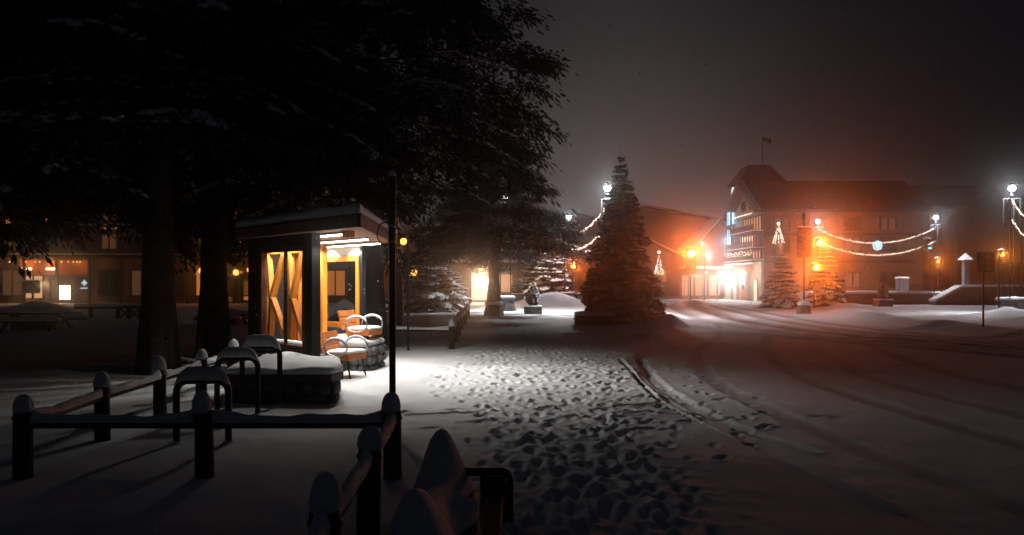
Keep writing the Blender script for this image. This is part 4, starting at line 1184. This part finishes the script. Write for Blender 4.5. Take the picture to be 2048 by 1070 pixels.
lt = MB(o).ball((XG - .75, 74.9, 2.42), .14, 10, 6).build('porch_lamp', M['shop_white'], ho)
for y in (70.8, 74.9, 78.6):
    point('porch_light', Vector((XG - 1.7, y, 2.3)) - o, 170, (1.0, .80, .68), .15, ho)
point('porch_light', Vector((XG - 3.0, 77.5, 3.1)) - o, 240, (1.0, .86, .78), .15, ho)
# long side towards the camera: timber wall with dim windows
for k in range(4):
    for z0, z1 in ((1.2, 2.4), (4.3, 5.5), (6.2, 7.2)):
        x = 23.6 + k * 3.1
        w = MB(o); w.box((x, YN - .06, z0 - .06), (1.5, .14, .1)); w.box((x, YN - .06, z1 + .06), (1.5, .14, .1))
        for s in (-1, 0, 1): w.box((x + s * .68, YN - .058, (z0 + z1) / 2), (.1, .13, z1 - z0))
        f_ = w.build('window', M['timber_dark'], ho)
        for s in (-1, 1): MB(o).box((x + s * .34, YN - .02, (z0 + z1) / 2), (.55, .03, z1 - z0)).build('pane', M['window_dark' if (k + int(z0)) % 3 else 'window_dim'], f_)
for z in (3.4, 5.8): MB(o).box((28.6, YN - .12, z), (13.2, .2, .25)).build('timber_band', M['timber_dark'], ho)
# tower with a cut-off hipped roof and flagpole
TX, TY = 25.6, 84.0
MB(o).box((TX, TY, 5.8), (3.8, 3.8, 12.0)).build('tower', M['wall_brown'], ho)
def frust(mb, cx, cy, z0, z1, a, b):
    vs = [(cx + sx * a, cy + sy * a, z0) for sx, sy in ((-1, -1), (1, -1), (1, 1), (-1, 1))] + [(cx + sx * b, cy + sy * b, z1) for sx, sy in ((-1, -1), (1, -1), (1, 1), (-1, 1))]
    return mb.add(vs, [(3, 2, 1, 0), (4, 5, 6, 7)] + [(i, (i + 1) % 4, 4 + (i + 1) % 4, 4 + i) for i in range(4)])
tr_ = frust(MB(o), TX, TY, 11.8, 13.7, 2.5, 1.15).build('tower_roof', M['roof_blue'], ho)
MB(o).tube([(26.3, TY, 13.6), (26.3, TY, 17.2)], .05, 6).build('flagpole', M['black_metal'], tr_)
fl = MB(o); vs = []; n = 8
for i in range(n + 1):
    for j in (0, 1): vs.append((26.35 + i * .11, TY + .06 * math.sin(i * 1.2), 16.9 - j * .55 - i * .03))
fl.add(vs, [(2 * i, 2 * i + 1, 2 * i + 3, 2 * i + 2) for i in range(n)], True); fl.build('flag', M['banner'], tr_).modifiers.new('solid', 'SOLIDIFY').thickness = .01
q = MB(o)
q.ball((gx(1466, 78.5), 78.5, gz(385, 78.5)), (.16, .30, .55), 12, 8); q.build('oval_lamp', M['clock_white'], ho)
MB(o).beam((gx(1466, 78.5), 78.5, gz(385, 78.5) - .5), (gx(1470, 78.5), 78.2, 8.2), .06, .06).build('lamp_bracket', M['black_metal'], ho)

# blue neon blade sign at the hotel corner
Y_ = 78.6; o = Vector((gx(1457, Y_), Y_, 0))
ne = thing('neon_sign', o, 'tall blue neon blade sign on the left corner of the hotel', 'neon sign')
MB(o).box((o.x, Y_ + .2, gz(432, Y_)), (.40, .2, 1.95)).build('upper_box', M['roof_blue'], ne)
MB(o).box((gx(1466, Y_), Y_ + .2, gz(436, Y_)), (.50, .2, 1.5)).build('side_box', M['roof_blue'], ne)
MB(o).box((o.x, Y_ + .2, gz(481, Y_)), (.36, .2, 2.3)).build('lower_box', M['roof_blue'], ne)
for (a, b, x_, w_, m_) in ((415, 452, 1455.5, .10, 'neon_blue'), (418, 450, 1459, .08, 'neon_pale'), (423, 448, 1466, .10, 'neon_pale'), (423, 448, 1470, .05, 'neon_blue'), (460, 502, 1456, .09, 'neon_blue'), (459, 500, 1460, .07, 'neon_pale')):
    MB(o).tube([(gx(x_, Y_), Y_ + .05, gz(a, Y_)), (gx(x_, Y_), Y_ + .05, gz(b, Y_))], w_ * .7, 8).build('tube', M[m_], ne)
MB(o).tube([(gx(1456, Y_), Y_ + .05, gz(503, Y_)), (gx(1467, Y_), Y_ + .05, gz(503, Y_)), (gx(1468, Y_), Y_ + .05, gz(500, Y_))], .07, 8).build('tube', M['neon_pale'], ne)
MB(o).box((o.x, Y_ + .3, 2.2), (.55, .45, 4.6)).build('column', M['plaster'], ne)
MB(o).tube([(gx(1453, Y_), Y_, gz(538, Y_)), (gx(1462, Y_), Y_, gz(538, Y_)), (gx(1461, Y_), Y_, gz(550, Y_)), (gx(1456, Y_), Y_, gz(545, Y_))], .05, 6).build('emblem', M['neon_pale'], ne)
point('neon_light', Vector((o.x - .6, Y_ - .8, 5.6)) - o, 160, (.35, .75, 1.0), .2, ne)
point('neon_light', Vector((o.x - .4, Y_ - 1.2, 1.6)) - o, 220, (.72, .9, 1.0), .2, ne)

# twin-globe street lamp in front of the hotel
Y_ = 73.5; o = Vector((gx(1409, Y_), Y_, 0))
tl = thing('street_lamp', o, 'tall street lamp with two small globes left of the hotel', 'street lamp')
MB(o).tube([(o.x, Y_, -.1), (o.x, Y_, gz(485, Y_) + .2)], .06, 8).build('post', M['black_metal'], tl)
for px, py in ((1405, 487), (1413.5, 511)):
    p = at(px, py, Y_)
    MB(o).beam((o.x, Y_, p.z + .1), (p.x, Y_, p.z + .1), .05, .05).build('arm', M['black_metal'], tl)
    MB(o).ball(p, .15, 10, 6).build('globe', M['shop_white'], tl)
    point('globe_light', p - o + Vector((.25, .1, -.1)), 170, (1.0, .90, .82), .12, tl)

# entrance canopy with a row of lamps left of the hotel
o = Vector((18.6, 77, 0))
ca = thing('entrance_canopy', o, 'glass fronted entrance canopy with a row of warm lamps left of the neon sign', 'canopy')
MB(o).box((18.9, 78, 2.75), (4.4, 3.6, .22)).build('roof', M['timber_dark'], ca)
q = MB(o); blob_slab(q, [(16.7, 76.2), (21.1, 76.2), (21.1, 79.8), (16.7, 79.8)], 2.86, .25, lump=.02); q.build('snow', M['snow'], ca)
MB(o).box((18.9, 79.9, 1.3), (4.4, .15, 2.9)).build('back_wall', M['wall_brown'], ca)
for x in (16.85, 18.2, 19.6, 21.0): MB(o).box((x, 76.35, 1.3), (.14, .14, 2.9)).build('post', M['plaster_grey'], ca)
for x in (17.3, 18.5, 19.7, 20.7):
    MB(o).ball((x, 76.25, 2.52), .12, 8, 6).build('lamp', M['shop_white'], ca)
for x in (17.6, 20.2): point('canopy_light', Vector((x, 76.6, 2.2)) - o, 60, (1.0, .78, .60), .15, ca)
for x0, x1 in ((16.2, 17.6), (17.9, 19.4)):
    MB(o).tube([(x0, 75.3, -.1), (x0, 75.3, 2.05), (x1, 75.3, 2.05), (x1, 75.3, -.1)], .05, 6).build('bike_arch', M['plaster'], ca)
for k in range(3):
    gw = MB(o).box((17.5 + k * 1.35, 79.8, 1.25), (1.1, .05, 2.0)).build('shop_window', M['window_warm'], ca)

# hazy house with a gable left of the hotel, and a lower one beyond
def house(name, cx, Y, w, depth, ze, zr, wall, label, wins, ridge_y=True, snow=True):
    o = Vector((cx, Y + depth / 2, 0)); root = thing(name, o, label, 'house')
    MB(o).extrude([(cx - w / 2, Y, -.2), (cx + w / 2, Y, -.2), (cx + w / 2, Y, ze), (cx, Y, zr - .15), (cx - w / 2, Y, ze)], (0, depth, 0)).build('wall', M[wall], root)
    for s in (-1, 1):
        k = (zr - ze) / (w / 2); e = .6
        P = [(cx, Y - .6, zr), (cx + s * (w / 2 + e), Y - .6, ze - e * k), (cx + s * (w / 2 + e), Y - .6, ze - e * k + .2), (cx, Y - .6, zr + .22)]
        rf = MB(o).extrude(P, (0, depth + 1.2, 0)).build('roof', M['roof'], root)
        if snow:
            P = [(cx, Y - .55, zr + .23), (cx + s * (w / 2 + e - .02), Y - .55, ze - e * k + .21), (cx + s * (w / 2 + e - .02), Y - .55, ze - e * k + .42), (cx, Y - .55, zr + .46)]
            MB(o).extrude(P, (0, depth + 1.1, 0)).build('roof_snow', M['snow'], rf)
    for (x, z, ww_, hh, m_) in wins:
        q = MB(o); q.box((x, Y - .05, z - hh / 2 - .05), (ww_ + .2, .12, .1)); q.box((x, Y - .05, z + hh / 2 + .05), (ww_ + .2, .12, .1))
        for s in (-1, 0, 1): q.box((x + s * ww_ / 2, Y - .048, z), (.08, .11, hh))
        f_ = q.build('window', M['timber_dark'], root)
        for s in (-1, 1): MB(o).box((x + s * ww_ / 4, Y - .02, z), (ww_ / 2 - .09, .03, hh)).build('pane', M[m_], f_)
    return root, o
house('gabled_house', 22.4, 86, 5.2, 8, 5.3, 8.2, 'wall_rust', 'hazy gabled house partly hidden behind the neon sign', [(20.9, 4.2, 1.0, 1.1, 'window_dim'), (22.0, 2.0, 1.0, 1.2, 'window_orange')])
house('gabled_house', 15.2, 92, 9, 9, 4.2, 6.4, 'plaster_grey', 'hazy low house behind the brightest amber light', [(13.0, 2.3, 1.2, 1.4, 'window_orange'), (15.2, 2.3, 1.2, 1.4, 'window_dim'), (17.2, 2.3, 1.2, 1.4, 'window_orange')])
r_, o_ = house('town_building', 6.5, 88, 14, 10, 7.6, 9.0, 'wall_rust', 'hazy building behind the spruce', [(1.5 + k * 2.6, z, 1.1, 1.3, ('window_dim', 'window_dark', 'window_orange')[(k + int(z)) % 3]) for k in range(5) for z in (1.8, 4.6)])
house('town_building', 18, 108, 22, 12, 9.5, 11.5, 'wall_brown', 'distant wide roofed building fading into the haze left of the hotel', [(10 + k * 3, 6.5, 1.2, 1.3, 'window_dark' if k % 3 else 'window_dim') for k in range(6)])

# building with the lit doorway, middle of the view
o = Vector((-4, 72, 0))
mb_ = thing('shop_building', o, 'pale building with a glowing doorway left of the stone tree base', 'building')
MB(o).box((-6.0, 75.1, 3.2), (18, 6, 6.8)).build('wall', M['plaster_grey'], mb_)
for k in range(6):
    x = -13 + k * 2.6
    q = MB(o); q.box((x, 72.05, 4.05), (1.5, .14, .1)); q.box((x, 72.05, 5.55), (1.5, .14, .1))
    for s in (-1, 0, 1): q.box((x + s * .65, 72.052, 4.8), (.09, .13, 1.4))
    f_ = q.build('window', M['timber_dark'], mb_)
    for s in (-1, 1): MB(o).box((x + s * .33, 72.08, 4.8), (.55, .03, 1.4)).build('pane', M[('window_dark', 'window_dim')[k % 2]], f_)
MB(o).box((-6, 71.5, 3.25), (18.2, 1.5, .2)).build('ledge', M['timber_dark'], mb_)
q = MB(o); blob_slab(q, [(-15, 70.8), (3.0, 70.8), (3.0, 72.1), (-15, 72.1)], 3.35, .22, lump=.02); q.build('ledge_snow', M['snow'], mb_)
q = MB(o); blob_slab(q, [(-15.1, 71.9), (3.1, 71.9), (3.1, 78.2), (-15.1, 78.2)], 6.6, .35, lump=.03); q.build('roof_snow', M['snow'], mb_)
dx = gx(958, 72)
MB(o).box((dx, 72.02, 1.2), (1.6, .1, 2.5)).build('doorway', M['window_pink'], mb_)
for s in (-1, 1): MB(o).box((dx + s * .9, 71.9, 1.3), (.2, .3, 2.8)).build('door_post', M['wall_brown'], mb_)
for px, m_ in ((905, 'window_dim'), (1010, 'window_warm'), (1045, 'window_dim'), (845, 'window_dim')):
    MB(o).box((gx(px, 72), 72.06, 1.5), (1.3, .06, 1.6)).build('shop_window', M[m_], mb_)
# its lantern
Y_ = 60; p = at(965, 541, Y_); ln = thing('hanging_lantern', (p.x, p.y, 0), 'square glowing orange lantern left of the conifer trunk', 'lantern')
MB().box((0, 0, p.z), (.62, .62, .62)).build('glass', M['lantern_hot'], ln, bevel=.06)
MB().box((0, 0, p.z + .38), (.8, .8, .10)).build('cap', M['timber_dark'], ln, bevel=.03)
MB().box((0, 0, p.z - .36), (.74, .74, .08)).build('base', M['timber_dark'], ln, bevel=.02)
MB().tube([(-.9, .2, -.1), (-.9, .2, p.z + .6), (0, .2, p.z + .6)], .07, 8).build('post', M['timber_dark'], ln)
point('lantern_light', (0, -.75, p.z - .1), 500, (1.0, .50, .22), .2, ln)
point('lantern_light', (.3, .9, p.z - .8), 700, (1.0, .58, .36), .2, ln)

# ================================================================== SHOP ROW on the left
Y_ = 62.0; o = Vector((gx(250, Y_), Y_, 0))
sp = thing('shop_row', o, 'long shop row behind the dark trunks with verandas and orange lights', 'building')
X0, X1 = gx(-80, Y_), gx(750, Y_)
MB(o).box(((X0 + X1) / 2, Y_ + 4, 4.0), (X1 - X0, 8, 8.4)).build('wall', M['wall_rust'], sp)
q = MB(o); blob_slab(q, [(X0, Y_ - 1.2), (X1, Y_ - 1.2), (X1, Y_ + 8), (X0, Y_ + 8)], 8.2, .3, lump=.02); q.build('roof_snow', M['snow'], sp)
for z, d in ((3.55, 2.0), (5.85, .9)):
    b = MB(o).box(((X0 + X1) / 2, Y_ - d / 2, z), (X1 - X0, d, .22)).build('veranda', M['timber_dark'], sp)
    MB(o).box(((X0 + X1) / 2, Y_ - d / 2, z + .18), (X1 - X0 + .04, d + .05, .13)).build('snow', M['snow'], b)
for k in range(14): MB(o).box((X0 + 1.2 + k * 2.45, Y_ - 1.85, 1.65), (.18, .18, 3.6)).build('post', M['timber_dark'], sp)
def swin(x0, x1, z0, z1, m_, n=2):
    q = MB(o); q.box(((x0 + x1) / 2, Y_ - .06, z0 - .05), (x1 - x0 + .2, .14, .1)); q.box(((x0 + x1) / 2, Y_ - .06, z1 + .05), (x1 - x0 + .2, .14, .1))
    for k in range(n + 1): q.box((x0 + (x1 - x0) * k / n, Y_ - .058, (z0 + z1) / 2), (.09, .13, z1 - z0))
    f_ = q.build('window', M['timber_dark'], sp)
    for k in range(n):
        a = x0 + (x1 - x0) * k / n + .05; b = x0 + (x1 - x0) * (k + 1) / n - .05
        MB(o).box(((a + b) / 2, Y_ - .025, (z0 + z1) / 2), (b - a, .03, z1 - z0)).build('pane', M[m_], f_)
for k in range(13):
    x = X0 + 1.6 + k * 2.5
    swin(x - .6, x + .6, 6.4, 7.6, 'window_dark' if k % 4 else 'window_dim', 2)
    swin(x - .6, x + .6, 4.2, 5.3, 'window_dim' if k % 3 == 1 else 'window_dark', 2)
    if not (44 < 1024 + F * x / Y_ < 205): swin(x - .8, x + .8, .6, 2.5, ('window_dark', 'window_dim', 'window_dark', 'window_orange')[k % 4], 2)
def sx_(p): return gx(p, Y_ - .1)
swin(sx_(46), sx_(86), gz(596, 62), gz(552, 62), 'window_warm', 2)
swin(sx_(100), sx_(115), gz(598, 62), gz(560, 62), 'window_dim', 1)
swin(sx_(117), sx_(142), gz(599, 62), gz(571, 62), 'shop_white', 1)
swin(sx_(450), sx_(466), gz(604, 62), gz(556, 62), 'window_dim', 1)
swin(sx_(486), sx_(500), gz(600, 62), gz(562, 62), 'window_orange', 1)
fs_ = MB(o).box((sx_(115), Y_ - .35, gz(535, 62)), (sx_(186) - sx_(46), .3, 1.15)).build('fascia', M['door_orange'], sp)
for a, b in ((50, 70), (99, 117)): MB(o).box((sx_((a + b) / 2), Y_ - .55, gz(538, 62)), ((b - a) / F * 62, .06, .16)).build('glowing_letter_bar', M['shop_white'], fs_)  # bars stand for spot-lit sign letters, their light put in as glow
MB(o).box((sx_(115), Y_ - .9, gz(513.5, 62)), (sx_(160) - sx_(80), .06, .14)).build('lit_awning_edge', M['window_orange'], sp)  # lamp light along the edge put in as emission
MB(o).box((sx_(232), Y_ - .93, gz(458, 62)), (sx_(252) - sx_(212), .06, .10)).build('lit_awning_edge', M['window_orange'], sp)  # lit orange line, also put in as a glowing strip
q = MB(o); rr = random.Random(3)
for py, lst in ((525, (8, 17, 26, 52, 63, 83, 101, 110, 128, 152, 165, 175, 182, 188)), (440, (4, 6, 98, 106, 217, 262, 363, 372, 407)), (466, (96,))):
    for p_ in lst:
        c = (sx_(p_), Y_ - 2.1 if py > 500 else Y_ - 1.0, gz(py, Y_)); k = .075
        q.add([(c[0] + d[0] * k, c[1] + d[1] * k, c[2] + d[2] * k) for d in ((1, 0, 0), (-1, 0, 0), (0, 1, 0), (0, -1, 0), (0, 0, 1), (0, 0, -1))],
              [(0, 2, 4), (2, 1, 4), (1, 3, 4), (3, 0, 4), (2, 0, 5), (1, 2, 5), (3, 1, 5), (0, 3, 5)])
q.build('bulbs', M['bulb_gold'], sp, kind='stuff')
# white leaf emblem of a shop
leaf = [(0, 1), (.14, .6), (.36, .72), (.28, .3), (.62, .48), (.6, .28), (.95, .22), (.66, -.02), (.72, -.16), (.14, -.22), (.1, -.62), (-.1, -.62), (-.14, -.22), (-.72, -.16), (-.66, -.02), (-.95, .22), (-.6, .28), (-.62, .48), (-.28, .3), (-.36, .72), (-.14, .6)]
lp = at(168, 567, 61.7)
sgl = thing('shop_sign', lp, 'small white leaf emblem glowing on a shop front at the left', 'shop sign')
MB().extrude([(a * .26, 0, b * .30) for a, b in leaf], (0, .06, 0)).build('leaf_emblem', M['sign_white'], sgl)
MB().box((0, .03, -.36), (.62, .05, .08)).build('nameplate', M['sign_white'], sgl)
MB().box((0, .12, 0), (.9, .06, 1.0)).build('board', M['roof_blue'], sgl)
for (px, pw, c, off) in ((62, 120, (1, .42, .12), 1.0), (112, 130, (1, .42, .12), 1.0), (130, 190, (1, .62, .34), 2.6), (172, 60, (1, .4, .12), 1.2)):
    point('shop_light', Vector((sx_(px), Y_ - off - .1, 3.0 if off < 2 else 1.5)) - o, pw * .25, c, .15, sp)
# lanterns of the row, seen between the trunks and boughs
for px, py, r, lab in ((472, 545, .20, 'orange lantern left of the shelter, lower of the two in the gap'), (498, 540, .15, 'small orange lantern against the left edge of the shelter'), (480, 484, .11, 'tiny orange lamp under the left end of the shelter roof'),
                       (402, 541, .17, 'orange lantern glimpsed between the two thick trunks'), (807, 483, .17, 'small amber lantern on a thin post just right of the black pole'), (828, 545, .22, 'orange lantern above the snowy tree right of the black pole'), (16, 443, .16, 'warm lamp high at the left edge')):
    Yl = 58.0 if px < 700 else (18.6 if px == 807 else 41.0); r = r if px < 700 else (.075 if px == 807 else r * .72); p = at(px, py, Yl); w = thing('wall_lantern', p, lab, 'lantern', 'orange lanterns on the shop fronts')
    MB().lathe((0, 0, 0), [(r * .5, -r), (r, -r * .4), (r, r * .5), (r * .55, r)], 8, False).build('glass', M['lantern'], w)
    MB().lathe((0, 0, r), [(r * 1.2, 0), (r * .8, r * .4), (.02, r * .8)], 8, False).build('cap', M['black_metal'], w)
    MB().tube([(0, 0, r * 1.6), (0, .6, r * 2.2), (0, 3.4 if px < 700 else .8, r * 2.0)] + ([] if px < 700 else [(0, .85, -p.z)]), .03, 6).build('bracket', M['black_metal'], w)
    if r > .16: point('lantern_light', (0, -.5, 0), 14, (1, .42, .12), .12, w)
# notice board in front of the shop
Y2 = 52; o = Vector((gx(63, Y2), Y2, 0)); nb = thing('notice_board', o, 'dark notice board on a post in front of the lit shop window', 'notice board')
MB(o).box((o.x, Y2, gz(574, Y2)), (1.1, .10, .80)).build('board', M['timber_dark'], nb, bevel=.02)
MB(o).tube([(o.x, Y2 + .1, -.1), (o.x, Y2 + .1, gz(570, Y2))], .05, 8).build('post', M['black_metal'], nb)
MB(o).box((o.x, Y2, gz(561, Y2)), (1.15, .16, .07)).build('snow', M['snow'], nb, bevel=.02)

# ================================================================== RIGHT SIDE: low wall, ramp, block, dark building
o = Vector((27, 58, 0)); lw = thing('low_wall', o, 'long low stone wall under snow behind the clipped shrub', 'wall')
MB(o).box((27.3, 58.2, .30), (6.4, .5, .95)).build('wall', M['stone'], lw)
q = MB(o); blob_slab(q, [(24.1, 57.9), (30.5, 57.9), (30.5, 58.5), (24.1, 58.5)], .775, .16, lump=.012, inset=.12); q.build('snow', M['snow'], lw)
o = Vector((34, 56.6, 0)); rw = thing('ramp_wall', o, 'dark sloping ramp wall at the right', 'wall')
MB(o).extrude([(gx(1876, 56), 56.3, -.2), (gx(2120, 56), 56.3, -.2), (gx(2120, 56), 56.3, 1.35), (gx(1930, 56), 56.3, 1.25), (gx(1876, 56), 56.3, .25)], (0, .9, 0)).build('wall', M['stone'], rw)
MB(o).extrude([(gx(1876, 56), 56.28, .26), (gx(1930, 56), 56.28, 1.26), (gx(2120, 56), 56.28, 1.36), (gx(2120, 56), 56.28, 1.50), (gx(1929, 56), 56.28, 1.40), (gx(1875, 56), 56.28, .38)], (0, .95, 0)).build('snow', M['snow'], rw)
o = Vector((gx(1804, 62), 62, .85)); sb = thing('stone_block', o, 'tall stone block with snow on top on the terrace', 'stone block')
MB(o).box((o.x, 62, 1.35), (.72, .7, 1.05)).build('block', M['stone'], sb, bevel=.04)
q = MB(o); blob_slab(q, [(o.x - .38, 61.63), (o.x + .37, 61.63), (o.x + .37, 62.37), (o.x - .38, 62.37)], 1.875, .14, lump=.005, inset=.1); q.build('snow', M['snow'], sb)
o = Vector((gx(1845, 60.5), 60.5, .85)); rl = thing('hand_railing', o, 'thin metal railing beside the lamp column right of the snowflake', 'railing')
MB(o).beam((gx(1826, 60.5), 60.5, 1.42), (gx(1866, 60.5), 60.5, 1.42), .04, .05).build('rail', M['black_metal'], rl)
for k in range(9): MB(o).tube([(gx(1826 + 5 * k, 60.5), 60.5, .84), (gx(1826 + 5 * k, 60.5), 60.5, 1.40)], .018, 5).build('bar', M['black_metal'], rl)
o = Vector((gx(1931, 60), 60, .85)); pp = thing('stone_pillar', o, 'slender gate pillar with a pointed snow covered cap on the terrace', 'pillar')
MB(o).box((o.x, 60, 2.05), (.38, .38, 2.4)).build('shaft', M['stone'], pp, bevel=.03)
frust(MB(o), o.x, 60, 3.25, 3.65, .36, .03).build('cap', M['roof'], pp)
frust(MB(o), o.x, 60, 3.30, 3.78, .37, .03).build('cap_snow', M['snow'], pp)
o = Vector((gx(1682, 56), 56, 0)); pr = thing('stone_pillar', o, 'short stone gate pillar with a snow cap right of the snowy trees', 'pillar')
MB(o).box((o.x, 56, .85), (.48, .48, 1.9)).build('shaft', M['stone_pale'], pr, bevel=.03)
q = MB(o); blob_slab(q, [(o.x - .3, 55.7), (o.x + .3, 55.7), (o.x + .3, 56.3), (o.x - .3, 56.3)], 1.80, .2, lump=.0, inset=.1); q.build('snow', M['snow'], pr)
o = Vector((52, 90, 0)); db = thing('dark_building', o, 'large unlit building with a stepped roofline at the right', 'building')
MB(o).box((53, 92, 4.8), (30, 12, 10.0)).build('wall', M['plaster_grey'], db)
for s in (-1, 1): MB(o).extrude([(37.2, 92, 12.4), (37.2, 92 + s * 6.8, 9.4), (37.2, 92 + s * 6.8, 9.7), (37.2, 92, 12.7)], (31.6, 0, 0)).build('roof', M['roof'], db)
MB(o).extrude([(47, 84.5, -.2), (54, 84.5, -.2), (54, 84.5, 8.5), (50.5, 84.5, 12.2), (47, 84.5, 8.5)], (0, 1.6, 0)).build('gable_wing', M['stone'], db)
for k in range(9):
    for z in (2.6, 5.6, 8.6):
        x = 39.5 + k * 3.0
        if 45.5 < x < 55: continue
        f_ = MB(o).box((x, 85.95, z), (1.3, .14, 1.8)).build('window_frame', M['timber_dark'], db)
        MB(o).box((x, 85.86, z), (1.1, .05, 1.6)).build('pane', M['window_dark'], f_)

# ================================================================== CONE LIGHT TREES
def light_cone(px, py0, py1, Y, wpx, label, n=150):
    x = gx(px, Y); z1, z0 = gz(py0, Y), gz(py1, Y); r = wpx / F * Y / 2
    root = thing('light_cone', (x, Y, 0), label, 'light tree', 'cone shaped light trees')
    MB().tube([(0, 0, -.1), (0, 0, z1)], .06, 8).build('mast', M['black_metal'], root)
    for k in range(10):
        a = k * math.pi / 5; MB().tube([(r * math.cos(a), r * math.sin(a), z0), (0, 0, z1)], .012, 4).build('wire', M['black_metal'], root)
    q = MB(); rr = random.Random(px)
    for i in range(n):
        t = rr.random() ** .6; a = rr.randrange(10) * math.pi / 5; k = .04
        c = (r * t * math.cos(a), r * t * math.sin(a), z1 - (z1 - z0) * t)
        q.add([(c[0] + d[0] * k, c[1] + d[1] * k, c[2] + d[2] * k) for d in ((1, 0, 0), (-1, 0, 0), (0, 1, 0), (0, -1, 0), (0, 0, 1), (0, 0, -1))],
              [(0, 2, 4), (2, 1, 4), (1, 3, 4), (3, 0, 4), (2, 0, 5), (1, 2, 5), (3, 1, 5), (0, 3, 5)])
    q.build('bulbs', M['bulb_warm'], root, kind='stuff')
    MB().ball((0, 0, z1 + .1), .13, 8, 6).build('star', M['bulb_warm'], root)
    MB().lathe((0, 0, z0 - .9), [(.12, 0), (r * .75, .15), (r * .8, .7), (r * .55, .9)], 10).build('lantern_body', M['plaster'], root)
    MB().box((0, 0, z0 - 1.0), (r * 2.2, r * 2.2, .08)).build('tray', M['snow'], root)
light_cone(1557, 450, 487, 62, 24, 'cone of warm fairy lights above the snowy tree, right of the hotel front')
light_cone(1318, 507, 548, 66, 18, 'cone of warm fairy lights half hidden by the right side of the spruce', 110)

# ================================================================== FALLING SNOW and HAZE
n = 13000
Yf = 7 + 45 * rng.uniform(0, 1, n) ** .8
Xf = rng.uniform(-.72, .72, n) * Yf; Zf = rng.uniform(.1, 1, n) * np.minimum(9.5, CZ + .38 * Yf)
rad = rng.uniform(.003, .0075, n) * (1 + Yf / 50)
dirs = np.array([(1, 0, 0), (-1, 0, 0), (0, 1, 0), (0, -1, 0), (0, 0, 1.3), (0, 0, -1.3)])
V_ = (np.stack([Xf, Yf, Zf], 1)[:, None, :] + dirs[None] * rad[:, None, None] * rng.uniform(.6, 1.3, (n, 6, 1))).reshape(-1, 3)
tri = np.array([(0, 2, 4), (2, 1, 4), (1, 3, 4), (3, 0, 4), (2, 0, 5), (1, 2, 5), (3, 1, 5), (0, 3, 5)])
F_ = (np.arange(n)[:, None, None] * 6 + tri[None]).reshape(-1, 3)
tag(np_obj('falling_snow', V_, F_, M['snow_fluff']), 'fine snowflakes falling through the night air', 'snowfall', kind='stuff')

hz = bpy.data.materials.new('haze'); hz.use_nodes = True
t = hz.node_tree; t.nodes.clear()
pv = N(t, 'ShaderNodeVolumePrincipled'); pv.inputs['Color'].default_value = (.93, .93, .93, 1)
pv.inputs['Density'].default_value = .0056; pv.inputs['Anisotropy'].default_value = .96
ou = N(t, 'ShaderNodeOutputMaterial'); t.links.new(pv.outputs[0], ou.inputs['Volume'])
b = MB(); b.box((0, 63, 8.5), (224, 156, 20.5))
tag(b.build('haze', hz), 'pale snowy haze filling the night air', 'haze', kind='stuff')
